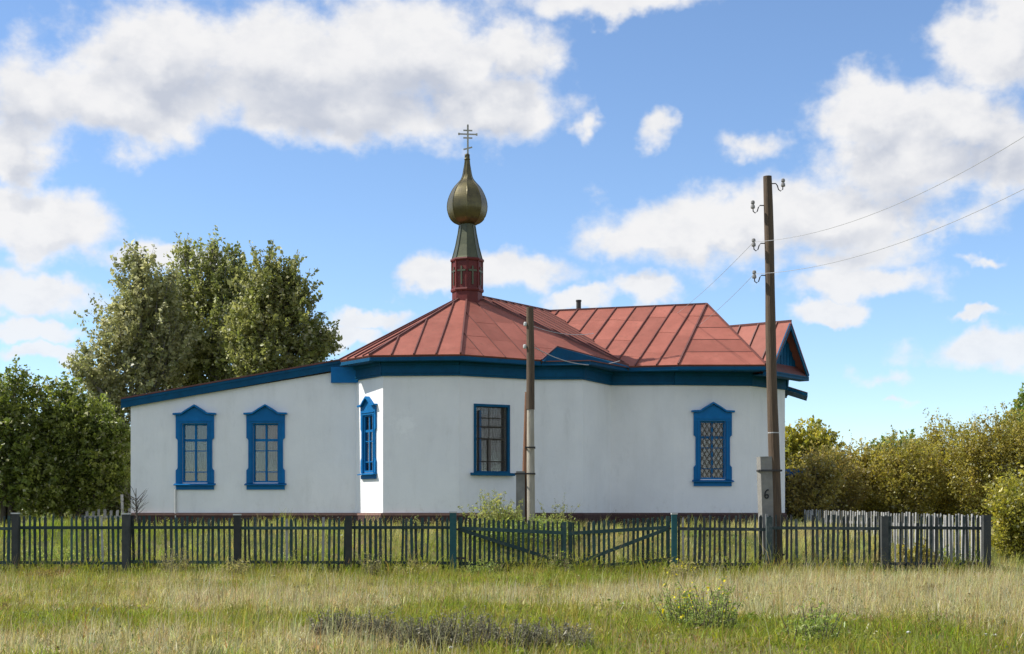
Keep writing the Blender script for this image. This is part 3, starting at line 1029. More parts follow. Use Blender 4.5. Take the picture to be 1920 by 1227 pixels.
def eave_run(es, ws):
    for i in range(len(es) - 1):
        a, b = Vector(es[i]), Vector(es[i + 1])
        wa, wb = Vector((*ws[i], ZS)), Vector((*ws[i + 1], ZS))
        # soffit
        g = Geo(); g.prism([vz(a.x, a.y, ZS + 0.02), vz(b.x, b.y, ZS + 0.02), wb + Vector((0, 0, 0.02)), wa + Vector((0, 0, 0.02))], Vector((0, 0, -0.03)))
        cpart(g, 'soffit', 'teal_trim')
        # fascia
        d = (b - a); d.z = 0; d.normalize(); n = Vector((d.y, -d.x, 0))
        if (Vector((*ws[i], 0)) - vz(a.x, a.y, 0)).dot(n) > 0:
            n = -n
        a2, b2 = a - n * 0.05, b - n * 0.05
        g = Geo(); g.bar(vz(a2.x, a2.y, ZE - 0.115), vz(b2.x, b2.y, ZE - 0.115), 0.03, 0.15)
        cpart(g, 'fascia_board', 'teal_trim')


eave_run([E0, E1, E2, P1], [J, W1, W2, W3])
eave_run([P1, DC, P3], [W3, W4, W5])
HF_ = vz(HF.x, HF.y, ZE); HB_ = vz(HB.x, HB.y, ZE)
eave_run([P3, E5, E6, HF_], [W5, W6, W7, W7])
g = Geo(); g.prism([vz(HF.x, HF.y, ZS - 0.08), vz(HB.x, HB.y, ZS - 0.08), vz(W8[0], W8[1], ZS - 0.08), vz(W7[0], W7[1], ZS - 0.08)], Vector((0, 0, -0.03))); cpart(g, 'soffit', 'teal_trim')
for fr, a, b, pr in ((Frame(J, W1), 0, .03, .075), (FB, .03, .02, .08), (FC, .02, -.06, .075), (FD, .04, .07, .08), (FE, .07, -.03, .075), (F1, -.02, 0, .075), (F2, 0, .04, .08), (F3, .04, .08, .075), (F4, .08, 0, .08)):
    g = Geo(); fbox(g, fr, -a, fr.L + b, ZF, ZS - 0.008, -0.01, pr)
    fz = cpart(g, 'frieze', 'teal_trim')
    g = Geo(); fbox(g, fr, -a, fr.L + b, ZF + 0.06, ZF + 0.10, pr - 0.01, pr + 0.025); cpart(g, 'moulding', 'teal_trim', fz)
    g = Geo(); fbox(g, fr, -a, fr.L + b, ZS - 0.10, ZS - 0.01, pr - 0.01, pr + 0.05); cpart(g, 'moulding', 'teal_trim', fz)
# boarded cheek over the square bay, closing the notch in the roof edge
eye_ = Vector((0, 0, EYE))
nv = Vector(((P3 - P1).y, -(P3 - P1).x, 0)).normalized()
Q1, Q3 = P1 + nv * 0.10, P3 + nv * 0.06
P2v = eye_ + (P2 - eye_) * ((Q1 - eye_).dot(nv) / (P2 - eye_).dot(nv)) + vz(0, 0, -.02)
g = Geo()
low = vz(0, 0, -.06)
g.add([Q1 + low, Q3 + low, P2v, P1, P3, P2 + vz(0, 0, -.02)], [(0, 1, 2), (0, 2, 5, 3), (2, 1, 4, 5), (3, 5, 4), (0, 3, 4, 1)])
cheek = cpart(g, 'eave_cheek', 'teal_trim')
g = Geo(); g.bar(P1, P2, 0.05, 0.04); g.bar(P2, P3, 0.05, 0.04); cpart(g, 'flashing', 'roof_seam', cheek)
g = Geo(); g.prism([P1 + vz(0, 0, -.035), DC + vz(0, 0, -.035), P3 + vz(0, 0, -.035)], vz(0, 0, -.03)); cpart(g, 'cover_sheet', 'roof_seam', cheek)

# --- left annex roof ---------------------------------------------
Lf = Frame((LE[0], LE[1]), (J[0], J[1]))
uL, uR = Lf.u_at(229), Lf.u_at(640)
zLt = EYE + (HOR - 749) / F * 44.4; zRt = EYE + (HOR - 672) / F * 43.3
g = Geo()
d = Lf.n * -7.0
A, B = Lf(uL, zLt, 0.14), Lf(uR, zRt, 0.14)
g.prism([A, B, B + d, A + d], Vector((0, 0, -0.045)))
annex = cpart(g, 'annex_roof', 'roof_seam')
g = Geo()
A, B = Lf(uL, zLt, 0.12), Lf(uR, zRt, 0.12)
off = Vector((0, 0, -0.05))
g.prism([A + off + Vector((0, 0, -0.27)), B + off + Vector((0, 0, -0.27)), B + off, A + off], Lf.n * -0.04)
cpart(g, 'barge_board', 'teal_trim', annex)
g = Geo()
A, B = Lf(uL, zLt - 0.06, 0.135), Lf(uR, zRt - 0.06, 0.135)
g.prism([A + Vector((0, 0, -0.07)), B + Vector((0, 0, -0.07)), B, A], Lf.n * -0.02)
cpart(g, 'moulding', 'teal_trim', annex)
g = Geo()
A, B = Lf(uL, zLt - 0.24, 0.085), Lf(uR, zRt - 0.24, 0.085)
A2, B2 = Lf(uL, zLt - 0.24, -0.1), Lf(uR, zRt - 0.24, -0.1)
g.prism([A, B, B2, A2], Vector((0, 0, -0.03)))
cpart(g, 'soffit', 'teal_trim', annex)
# end of the main cornice that runs on over the annex wall
g = Geo(); fbox(g, FL, FL.L - 0.74, FL.L + 0.1, EYE + 3.98, EYE + 4.46, -0.01, 0.15); cpart(g, 'cornice_end', 'blue_trim')

# --- drum, neck, onion dome and cross ----------------------------
DX, DY = -1.433, 45.5
SP = DY / F


def zz(y):
    return EYE + (HOR - y) * SP


R8 = 0.5 / math.cos(PI / 8)
rot = -PI / 2 + 0.02
g = Geo(); g.lathe((DX, DY, 0), [(0.485, zz(590)), (0.485, zz(489))], 8, rot); drum = cpart(g, 'drum', 'drum_red')
for (ya, yb, r) in ((492, 487, 0.53), (549, 543, 0.52)):
    g = Geo(); g.lathe((DX, DY, 0), [(r, zz(ya)), (r + 0.015, zz((ya + yb) / 2)), (r, zz(yb))], 8, rot); cpart(g, 'band', 'drum_red', drum)
ap = 0.485 * math.cos(PI / 8)
for j in range(8):
    t0 = rot + 2 * PI * j / 8; t1 = t0 + PI / 4; tm = (t0 + t1) / 2
    g = Geo()
    g.bar((DX + .49 * math.cos(t0), DY + .49 * math.sin(t0), zz(544)), (DX + .49 * math.cos(t0), DY + .49 * math.sin(t0), zz(491)), 0.045, 0.045, (math.cos(t0), math.sin(t0), 0))
    cpart(g, 'corner_strip', 'drum_red', drum)
    c = Vector((DX + ap * math.cos(tm), DY + ap * math.sin(tm), 0)); n = Vector((math.cos(tm), math.sin(tm), 0)); s_ = Vector((-math.sin(tm), math.cos(tm), 0))
    g = Geo()
    g.bar(c + Vector((0, 0, zz(537))) + n * .012, c + Vector((0, 0, zz(503))) + n * .012, 0.055, 0.03, n)
    g.bar(c + Vector((0, 0, zz(511))) + n * .014 - s_ * .14, c + Vector((0, 0, zz(511))) + n * .014 + s_ * .14, 0.055, 0.03, n)
    cpart(g, 'relief_cross', 'neck_green', drum)
g = Geo(); g.lathe((DX, DY, 0), [(0.50, zz(489)), (0.47, zz(484)), (0.37, zz(462)), (0.29, zz(438)), (0.255, zz(424)), (0.25, zz(414))], 8, rot); neck = cpart(g, 'neck', 'neck_green')
for j in range(8):
    t0 = rot + 2 * PI * j / 8
    pts = [(r * math.cos(t0) + DX, r * math.sin(t0) + DY, z) for r, z in ((0.50, zz(488)), (0.475, zz(484)), (0.375, zz(462)), (0.295, zz(438)), (0.26, zz(424)))]
    g = Geo(); g.tube(pts, 0.014, 5); cpart(g, 'rib', 'neck_green', neck)
prof = [(0.26, 422), (0.40, 419), (0.53, 412), (0.615, 400), (0.643, 388), (0.608, 374), (0.50, 359), (0.40, 350), (0.275, 342), (0.195, 336), (0.15, 329), (0.122, 320), (0.090, 309), (0.072, 298), (0.07, 290)]


def subprof(prof, m=4):
    out = []
    for i in range(len(prof) - 1):
        p0 = prof[max(i - 1, 0)]; p1 = prof[i]; p2 = prof[i + 1]; p3 = prof[min(i + 2, len(prof) - 1)]
        for k in range(m):
            t = k / m
            f = lambda a, b, c, d: 0.5 * (2 * b + (c - a) * t + (2 * a - 5 * b + 4 * c - d) * t * t + (3 * b - a - 3 * c + d) * t ** 3)
            out.append((f(p0[0], p1[0], p2[0], p3[0]), f(p0[1], p1[1], p2[1], p3[1])))
    out.append(prof[-1])
    return out


sp_ = [(r, zz(y)) for r, y in subprof(prof)]
# eight gores with a soft swell each, so the ridges stay crisp
g = Geo()
rows_n = []
for r, z in sp_:
    for j in range(8):
        for q in range(6):
            t = rot + 2 * PI * (j + q / 6) / 8
            flat = math.cos(PI / 8) / math.cos((q / 6 - 0.5) * PI / 4)
            rr = r * (0.12 * 1.0 + 0.88 * flat)
            g.v.append(Vector((DX + rr * math.cos(t), DY + rr * math.sin(t), z)))
M = 48
for i in range(len(sp_) - 1):
    for j in range(M):
        g.f.append((i * M + j, i * M + (j + 1) % M, (i + 1) * M + (j + 1) % M, (i + 1) * M + j))
g.f.append(tuple(range(M - 1, -1, -1)))
g.f.append(tuple((len(sp_) - 1) * M + j for j in range(M)))
dome = cpart(g, 'onion_dome', 'dome_gold')
for j in range(8):
    t0 = rot + 2 * PI * j / 8
    g = Geo(); g.tube([(DX + r * math.cos(t0), DY + r * math.sin(t0), z) for r, z in sp_[::2]], 0.011, 5); cpart(g, 'rib', 'dome_gold', dome)
g = Geo(); g.lathe((DX, DY, 0), [(0.07, zz(311)), (0.085, zz(309)), (0.06, zz(305)), (0.07, zz(302)), (0.10, zz(299)), (0.07, zz(296)), (0.055, zz(294)), (0.085, zz(292)), (0.06, zz(289))], 12); cpart(g, 'finial', 'dome_gold', dome)
g = Geo()
cz = Vector((DX + 0.02, DY, 0))
ax = Vector((math.cos(0.12), math.sin(0.12), 0))
dn = Vector((-ax.y, ax.x, 0))
g.bar(cz + vz(0, 0, zz(293)), cz + vz(0, 0, zz(236)), 0.055, 0.03, dn)
for (y0, y1, hw_) in ((245, 245, .145), (252, 252, .285), (259, 259, .145)):
    g.bar(cz + vz(0, 0, zz(y0)) - ax * hw_, cz + vz(0, 0, zz(y1)) + ax * hw_, 0.042, 0.028, dn)
g.bar(cz + vz(0, 0, zz(281)) - ax * .14, cz + vz(0, 0, zz(276)) + ax * .14, 0.045, 0.028, dn)
for p in (cz + vz(0, 0, zz(252)) - ax * .285, cz + vz(0, 0, zz(252)) + ax * .285, cz + vz(0, 0, zz(236))):
    g.bar(p - vz(0, 0, .035), p + vz(0, 0, .035), 0.05, 0.03, dn)
cpart(g, 'cross', 'cross_metal')

# --- chimney pipe, side canopy -----------------------------------
c = px(1085, 600, 50.2)
g = Geo(); g.tube([c - vz(0, 0, 0.6), vz(c.x, c.y, EYE + (HOR - 564) / F * 50.2)], 0.085, 12); ch = cpart(g, 'stove_pipe', 'dark_iron')
g = Geo(); g.tube([vz(c.x, c.y, EYE + (HOR - 566) / F * 50.2), vz(c.x, c.y, EYE + (HOR - 563) / F * 50.2)], 0.10, 12); cpart(g, 'collar', 'dark_iron', ch)
g = Geo()
zc = EYE + (HOR - 727) / F * 48.2
q = [F4(0.9, zc, 0.0), F4(2.9, zc, 0.0), F4(2.9, zc - 0.25, 0.75), F4(0.9, zc - 0.25, 0.75)]
g.prism(q[::-1], vz(0, 0, -0.10)); cpy = cpart(g, 'door_canopy', 'teal_trim')
g = Geo(); g.prism([p + vz(0, 0, 0.035) for p in q[::-1]], vz(0, 0, -0.03)); cpart(g, 'canopy_sheet', 'roof_seam', cpy)


# ------------------------------------------------------------------ picket fence, gate and side fence
FY = 34.6
PXM = F / FY


def fx(x):
    return (x - 960) / F * FY


def picket_mesh(name, w=0.068, h=1.0, t=0.022, top='flat'):
    g = Geo()
    if top == 'flat':
        g.box((-w / 2, -t / 2, 0), (w / 2, t / 2, h))
    else:
        pts = [(-w / 2, 0), (w / 2, 0), (w / 2, h - 0.05), (0.01, h), (-w / 2, h - 0.045)]
        n = len(pts)
        g.add([(x, -t / 2, z) for x, z in pts] + [(x, t / 2, z) for x, z in pts], [tuple(range(n)), tuple(range(2 * n - 1, n - 1, -1))] + [(i, i + n, (i + 1) % n + n, (i + 1) % n) for i in range(n)])
    me = bpy.data.meshes.new(name)
    me.from_pydata([tuple(v) for v in g.v], [], g.f); me.update()
    me.materials.append(MATS['fence_green'])
    return me


PK = [picket_mesh('picket', 0.056), picket_mesh('picket', 0.062, top='cut'), picket_mesh('picket', 0.052)]


def put_pickets(root, x0, x1, step, ztop, zbot, mat, name='picket', wild=1.0, skip=()):
    R = random.Random(int(x0 * 100) + 5)
    x = x0
    while x < x1:
        xx = x + R.uniform(-0.015, 0.015) * wild
        zt = ztop(xx) + R.uniform(-0.022, 0.022) * wild
        zb = zbot(xx)
        y = FY + 0.0 + R.uniform(-0.006, 0.006)
        me = R.choice(PK)
        q_ = R.random()
        mt = mat if q_ > 0.22 else ('fence_grey' if q_ < (.07 if mat == 'fence_dark' else .015) else ('fence_dark' if mat != 'fence_dark' else 'post_dark'))
        if R.random() > .025 * wild:
            o = share(name, me, root, (xx - root.location.x, y - root.location.y, zb - root.location.z), (R.uniform(-.02, .02), R.gauss(0, .014) * wild, R.uniform(-.2, .2)), (R.uniform(.7, 1.3), 1, (zt - zb) * (1 if R.random() > .06 else R.uniform(.86, .96))), mt)
        x += step * R.uniform(0.93, 1.07)


def local(g, root):
    for v in g.v:
        v -= root.location
    return g


def fence_section(label, xa, xb, posts, step, mat, railmat, ztop, rails):
    root = empty('picket_fence', (fx((xa + xb) / 2), FY, gz(fx((xa + xb) / 2), FY)))
    tag(root, label, 'fence')
    put_pickets(root, fx(xa), fx(xb), step, ztop, lambda x: gz(x, FY) + 0.05, mat)
    edges = [xa] + [p[0] for p in posts if xa + 25 < p[0] < xb - 25] + [xb]
    for za, zb in rails:
        for a, b in zip(edges[:-1], edges[1:]):
            g = Geo(); j = random.uniform(-.015, .015)
            g.bar((fx(a) - .02, FY - 0.038 + random.uniform(-.004, .004), za + j), (fx(b) + .02, FY - 0.038 + random.uniform(-.004, .004), zb + j), 0.045, 0.075)
            local(g, root).build('rail', railmat, root)
    for (x, w, zt, pm, cap) in posts:
        g = Geo(); a = fx(x)
        g.box((a - w / 2, FY - 0.07 - w, gz(a, FY) - 0.3), (a + w / 2, FY - 0.07, zt))
        p = local(g, root).build('post', pm, root)
        if cap:
            g = Geo(); g.box((a - w / 2 - 0.012, FY - 0.085 - w, zt + 0.002), (a + w / 2 + 0.012, FY - 0.06, zt + 0.035)); local(g, root).build('cap', 'cap_white', p)
    return root


zt_left = lambda x: 1.40 + 0.03 * math.sin(x * 0.55 + 1)
fence_section('long dark green picket fence left of the gate, in front of the annex', -160, 843,
              [(-110, .14, 1.45, 'post_dark', False), (33, .15, 1.47, 'post_dark', True), (240, .17, 1.46, 'post_dark', True), (447, .15, 1.44, 'post_dark', True), (655, .15, 1.42, 'post_dark', False), (850, .16, 1.50, 'fence_teal', True)],
              0.128, 'fence_green', 'fence_green', zt_left, [(1.13, 1.13), (0.30, 0.28)])
fence_section('blackish green picket fence right of the gate, passing the tall pole', 1272, 1852,
              [(1263, .13, 1.46, 'fence_teal', True), (1440, .14, 1.40, 'fence_dark', False), (1655, .16, 1.42, 'post_dark', False), (1845, .18, 1.45, 'post_dark', False)],
              0.126, 'fence_dark', 'fence_dark', lambda x: 1.445 + 0.018 * math.sin(x * 1.1), [(1.13, 1.11), (0.25, 0.25)])
# a few broad boards nailed where the pole stands


def gate_leaf(label, xa, xb, za, zb, brace):
    """Sagging leaf: top runs from za to zb."""
    A, B = fx(xa), fx(xb)
    root = empty('gate_leaf', (A if brace > 0 else B, FY, 0.0))
    tag(root, label, 'gate', )
    lin = lambda p, q: (lambda x: p + (q - p) * (x - A) / (B - A))
    put_pickets(root, A + .03, B - .02, 0.120, lin(za, zb), lambda x: 0.16, 'fence_green', wild=0.6)
    for (p, q) in ((za - 0.27, zb - 0.27), (za - 1.13, zb - 1.05)):
        g = Geo(); g.bar((A, FY - 0.035, p), (B, FY - 0.035, q), 0.04, 0.085); local(g, root).build('rail', 'fence_green', root)
    for x, z in ((A + .05, za), (B - .05, zb)):
        g = Geo(); g.bar((x, FY - 0.03, 0.2), (x, FY - 0.03, z + 0.0), 0.09, 0.045, (0, 1, 0)); local(g, root).build('stile', 'fence_green', root)
    g = Geo()
    if brace > 0:
        g.bar((A + .03, FY - 0.085, za - 0.30), (B - .1, FY - 0.085, 0.30), 0.04, 0.085)
    else:
        g.bar((A + .1, FY - 0.085, 0.24), (B - .05, FY - 0.085, zb - 0.30), 0.04, 0.085)
    local(g, root).build('brace', 'fence_green', root)
    for z in ((za if brace > 0 else zb) - 0.3, 0.4):
        x = A if brace > 0 else B
        g = Geo(); g.box((x - 0.10, FY - 0.10, z - .025), (x + 0.16, FY - 0.092, z + .025)); local(g, root).build('hinge', 'dark_iron', root)
    return root


gate_leaf('sagging green gate leaf whose brace falls to the right', 860, 1062, 1.40, 1.28, +1)
gate_leaf('sagging green gate leaf whose brace rises to the right', 1066, 1256, 1.27, 1.42, -1)

# grey side fence from the right corner back to the church
SA, SB = Vector((fx(1846), FY + .05, 0)), Vector((9.35, 45.6, 0))
sroot = empty('picket_fence', (SA.x, SA.y, gz(SA.x, SA.y)))
tag(sroot, 'unpainted pale grey picket fence running back to the church, behind the dark one', 'fence')
sd = (SB - SA); sL = sd.length; sd.normalize(); sang = math.atan2(sd.y, sd.x)
R = random.Random(3)
u = 0.1
while u < sL:
    p = SA + sd * u
    zb = gz(p.x, p.y) + 0.05
    zt = 1.44 + 0.17 * u / sL + R.uniform(-.03, .03)
    share('picket', R.choice(PK), sroot, (p.x - sroot.location.x, p.y - sroot.location.y, zb - sroot.location.z), (R.uniform(-.015, .015), R.uniform(-.02, .02), sang + R.uniform(-.1, .1)), (R.uniform(.9, 1.3), 1, zt - zb), 'fence_grey' if R.random() > .22 else 'post_dark')
    u += R.uniform(0.145, 0.17)
for f0, f1 in ((1.12, 1.27), (0.30, 0.75)):
    g = Geo(); q = Vector((sd.y, -sd.x, 0)) * 0.035
    g.bar(SA + q + vz(0, 0, f0), SB + q + vz(0, 0, f1), 0.045, 0.08); local(g, sroot).build('rail', 'fence_grey', sroot)
for i in range(1, 5):
    p = SA + sd * (sL * i / 4.2) + Vector((sd.y, -sd.x, 0)) * 0.12
    g = Geo(); g.box((p.x - .06, p.y - .06, gz(p.x, p.y) - .3), (p.x + .06, p.y + .06, 1.42 + .03 * i)); local(g, sroot).build('post', 'post_dark', sroot)

# low pale fence far behind on the left, seen through the gap by the annex
proot = empty('picket_fence', (-13.6, 47.5, gz(-13.6, 47.5)))
tag(proot, 'short weathered whitish paling between the left bushes and the annex corner', 'fence')
R = random.Random(9)
for i in range(12):
    x = -14.2 + i * 0.2
    zb = gz(x, 47.5)
    share('picket', R.choice(PK), proot, (x - proot.location.x, 0, zb - proot.location.z), (0, R.uniform(-.05, .05), 0), (1.5, 1, R.uniform(.55, .66) + (0.55 if i == 6 else 0)), 'fence_grey')
g = Geo(); g.bar((-14.3, 47.46, gz(-13.6, 47.5) + .35), (-11.9, 47.46, gz(-13.6, 47.5) + .35), .04, .08); local(g, proot).build('rail', 'fence_grey', proot)

# ------------------------------------------------------------------ poles and wires


def hook_insulator(root, base, out, pole_name='hook'):
    """J-shaped iron hook with a ceramic insulator standing on it."""
    b = Vector(base); o_ = Vector(out)
    pts = [b, b + o_ * 0.10, b + o_ * 0.14 + vz(0, 0, -.05), b + o_ * 0.17 + vz(0, 0, -.15), b + o_ * 0.22 + vz(0, 0, -.19), b + o_ * 0.27 + vz(0, 0, -.15), b + o_ * 0.28 + vz(0, 0, -.02)]
    g = Geo(); g.tube(pts, 0.014, 7); h = local(g, root).build('hook', 'dark_iron', root)
    c = b + o_ * 0.28
    g = Geo(); z = b.z - .08
    g.lathe(c, [(0.045, z), (0.055, z + .02), (0.05, z + .07), (0.035, z + .09), (0.035, z + .11), (0.05, z + .13), (0.045, z + .18), (0.02, z + .20)], 12)
    i = local(g, root).build('insulator', 'ceramic', root)
    return c + vz(0, 0, 0.03)


def tube_wire(name, label, a, b, sag, r, mat='wire', n=24):
    a, b = Vector(a), Vector(b)
    pts = []
    for i in range(n + 1):
        t = i / n
        p = a.lerp(b, t); p.z -= 4 * sag * t * (1 - t)
        pts.append(p)
    g = Geo(); g.tube(pts, r, 6)
    o = g.build(name, mat, None)
    tag(o, label, 'wire')
    return o


PY = 35.05
pb, pt_ = px(1457, 1076, PY), px(1438.5, 331, PY)
pb.z = gz(pb.x, pb.y) - 0.2
root = empty('utility_pole', (pb.x, pb.y, gz(pb.x, pb.y)))
tag(root, 'tall weathered wooden utility pole strapped to a concrete stub, right of the church', 'utility pole', 'wooden utility poles')
pts, rads = [], []
for i in range(15):
    t = i / 14
    p = pb.lerp(pt_, t); p.x += 0.012 * math.sin(t * 9)
    pts.append(p); rads.append(0.150 - 0.042 * t + 0.004 * math.sin(t * 23))
g = Geo(); g.tube(pts, rads, 16); local(g, root).build('shaft', 'pole_wood', root)


def pole_at(y):
    t = (pt_.z - (EYE + (HOR - y) / F * PY)) / (pt_.z - pb.z)
    return pt_.lerp(pb, t), 0.108 + 0.042 * t


ins = []
for y, sgn in ((345, 1), (386, -1), (457, -1), (517, -1)):
    p, r = pole_at(y)
    ins.append(hook_insulator(root, p + Vector((sgn * r * .9, -0.02, 0)), (sgn, -0.1, 0)))
# concrete stub with straps
sx0, sx1 = px(1421, 0, PY).x, px(1448, 0, PY).x
g = Geo()
zt = EYE + (HOR - 857) / F * PY
lo = gz(sx0, PY) - .3
dx = 0.10
g.add([(sx0 + dx, PY - .16, lo), (sx1 + dx, PY - .16, lo), (sx1 + dx, PY + .14, lo), (sx0 + dx, PY + .14, lo), (sx0, PY - .14, zt), (sx1, PY - .14, zt + .01), (sx1, PY + .12, zt), (sx0, PY + .12, zt)],
      [(0, 3, 2, 1), (4, 5, 6, 7), (0, 1, 5, 4), (1, 2, 6, 5), (2, 3, 7, 6), (3, 0, 4, 7)])
cst = Vector(((sx0 + sx1) / 2, PY, 0)); ca, sa_ = math.cos(.20), math.sin(.20)
for v in g.v:
    q = v - cst; v.x = cst.x + q.x * ca - q.y * sa_; v.y = cst.y + q.x * sa_ + q.y * ca
stub = local(g, root).build('concrete_stub', 'concrete', root)
for y in (883, 1040):
    z = EYE + (HOR - y) / F * PY
    p, r = pole_at(y)
    k = dx * (zt - z) / (zt - lo)
    g = Geo()
    for q in (-.012, .012):
        g.bar((sx0 + k - .012, PY - .215, z + q), (p.x + r + .005, PY - .205, z + q), .016, .02)
        g.bar((sx0 + k - .012, PY + .15, z + q), (p.x + r + .005, PY + .17, z + q), .016, .02)
    g.bar((sx0 + k - .014, PY - .22, z), (sx0 + k - .014, PY + .155, z), .02, .04)
    g.bar((p.x + r + .008, PY - .21, z), (p.x + r + .008, PY + .175, z), .02, .04)
    local(g, root).build('strap', 'dark_iron', root)
z = EYE + (HOR - 812) / F * PY
p, r = pole_at(812)
g = Geo(); g.tube([p - vz(0, 0, .012), p + vz(0, 0, .012)], r + .008, 16); local(g, root).build('tie_wire', 'wire_pale', root)
# painted number six on the stub
c6 = Vector((sx0 + 0.155, PY - .150, EYE + (HOR - 927) / F * PY))
q = c6 - cst; c6.x = cst.x + q.x * ca - q.y * sa_; c6.y = cst.y + q.x * sa_ + q.y * ca
ax6 = Vector((ca, sa_, 0))
loop = [(0.055, 0.10), (0.02, 0.105), (-0.025, 0.06), (-0.045, -0.01), (-0.045, -0.06), (-0.015, -0.10), (0.03, -0.095), (0.05, -0.05), (0.03, -0.012), (-0.01, -0.010), (-0.04, -0.045)]
g = Geo()
for (a, b) in zip(loop[:-1], loop[1:]):
    g.bar(c6 + ax6 * a[0] + vz(0, 0, a[1]), c6 + ax6 * b[0] + vz(0, 0, b[1]), 0.030, 0.03, (-sa_, ca, 0))
local(g, root).build('painted_number', 'paint_black', root)

# shorter pole in front of the church
MY = 40.2
mb, mt_ = px(991, 960, MY), px(993.5, 577, MY)
mb.z = gz(mb.x, mb.y) - .2
root2 = empty('utility_pole', (mb.x, mb.y, gz(mb.x, mb.y)))
tag(root2, 'short wooden utility pole with a pale prop, close in front of the church', 'utility pole', 'wooden utility poles')
lw = px(983, 960, MY); lw.z = mb.z
pm = mt_.lerp(px(995.5, 960, MY), .5)
g = Geo(); g.tube([pm + vz(0, -.06, 0), mt_.lerp(pm, .5) + vz(.01, -.06, 0), mt_ + vz(0.0, -.06, 0)], [.118, .112, .102], 14); local(g, root2).build('shaft', 'pole_wood', root2)
pr0 = px(995.5, 960, MY); pr0.z = mb.z
g = Geo(); g.tube([pr0 + vz(0, -.10, 0), pr0.lerp(pm, .5) + vz(0, -.10, 0), pm + vz(0.0, -.06, .12)], [.118, .115, .10], 14); local(g, root2).build('pale_butt', 'pale_pole', root2)
lt = px(987, 735, MY)
g = Geo(); g.tube([lw + vz(-.02, .10, 0), lw.lerp(lt, .5) + vz(.0, .10, 0), lt + vz(0.02, .08, 0)], [.085, .08, .06], 12); local(g, root2).build('prop', 'red_wood', root2)
g = Geo()
s0, s1 = px(967.5, 0, MY).x, px(984, 0, MY).x
zt2 = EYE + (HOR - 884) / F * MY
g.box((s0, MY - .12, mb.z - .2), (s1, MY + .14, zt2)); local(g, root2).build('concrete_stub', 'concrete', root2)
for y in (840, 889):
    z = EYE + (HOR - y) / F * MY
    g = Geo()
    a, b = px(985 if y < 850 else 966, 0, MY).x, px(1003, 0, MY).x
    g.bar((a, MY - .26, z), (b, MY - .26, z), .02, .045)
    g.bar((a, MY + .16, z), (b, MY + .16, z), .02, .045)
    g.bar((a, MY - .26, z), (a, MY + .16, z), .02, .045)
    g.bar((b, MY - .26, z), (b, MY + .16, z), .02, .045)
    local(g, root2).build('strap', 'dark_iron', root2)
ins2 = []
for y, x in ((609, 988), (651, 987)):
    z = EYE + (HOR - y) / F * MY
    g = Geo(); c = Vector((px(x - 3, y, MY).x, MY - .1, z)); g.lathe(c, [(.03, z - .06), (.05, z - .03), (.05, z + .03), (.03, z + .06)], 12); local(g, root2).build('insulator', 'cap_white', root2)
    g = Geo(); g.bar((c.x, MY - .1, z), (px(994, y, MY).x, MY - .1, z), .03, .03); local(g, root2).build('hook', 'dark_iron', root2)
    ins2.append(c)

# wires
WR = 0.0055
tube_wire('power_line', 'thin upper wire running from the tall pole to the right edge of the picture', ins[2], px(2080, 150, 22.0), 0.55, WR)
tube_wire('power_line', 'thin lower wire running from the tall pole to the right edge of the picture', ins[3], px(2080, 268, 22.0), 0.45, WR)
tube_wire('power_line', 'upper of two thin wires from the tall pole down-left behind the church roof', ins[2], px(1180, 640, 62.0), 0.35, WR)
tube_wire('power_line', 'lower of two thin wires from the tall pole down-left behind the church roof', ins[3], px(1230, 650, 62.0), 0.35, WR)
tube_wire('service_wire', 'pale slack wire from the short pole over the gablet to the roof corner', px(1003, 652, 40.1), P3 + vz(-.3, -.35, .12), 0.28, 0.012, 'wire_pale')
tube_wire('service_wire', 'pale wire from the top of the short pole across the red roof', px(1000, 612, 40.1), vz(2.55, 44.4, EYE + 5.6), 0.12, 0.009, 'wire_pale')

# ------------------------------------------------------------------ vegetation


def tri_mesh(name, V, T, C, mat, parent=None):
    """Fast mesh of many triangles with a colour per vertex."""
    me = bpy.data.meshes.new(name)
    nV, nT = len(V), len(T)
    me.vertices.add(nV); me.vertices.foreach_set('co', np.ascontiguousarray(V, np.float32).ravel())
    me.loops.add(nT * 3); me.loops.foreach_set('vertex_index', np.ascontiguousarray(T, np.int32).ravel())
    me.polygons.add(nT)
    me.polygons.foreach_set('loop_start', np.arange(0, nT * 3, 3, dtype=np.int32))
    me.update(calc_edges=True)
    at = me.attributes.new('tint', 'FLOAT_COLOR', 'POINT')
    c4 = np.ones((nV, 4), np.float32); c4[:, :3] = C
    at.data.foreach_set('color', c4.ravel())
    me.materials.append(MATS[mat])
    return link(bpy.data.objects.new(name, me), parent)


def unit(v):
    return v / np.maximum(np.linalg.norm(v, axis=1, keepdims=True), 1e-9)


LEAF_GAIN = 2.6


def leaves(P, size, colors, r, droop=0.0, slim=0.62):
    """Kite-shaped leaf at each point: 4 vertices, 2 triangles, slightly folded."""
    n = len(P)
    d = unit(r.normal(size=(n, 3)) + np.array([0, 0, -droop]))
    a = unit(np.cross(d, r.normal(size=(n, 3))))
    nn = np.cross(d, a)
    s = (size * np.exp(r.normal(size=n) * .33))[:, None]
    v0 = P - d * s * 0.5
    v1 = P + a * s * slim * 0.5 + nn * s * 0.10
    v2 = P + d * s * 0.5
    v3 = P - a * s * slim * 0.5 + nn * s * 0.10
    V = np.stack([v0, v1, v2, v3], 1).reshape(-1, 3)
    b = np.arange(n)[:, None] * 4
    T = np.concatenate([b + np.array([[0, 1, 2]]), b + np.array([[0, 2, 3]])], 1).reshape(-1, 3)
    C = np.repeat(np.clip(colors * LEAF_GAIN, 0, .8), 4, 0)
    return V, T, C


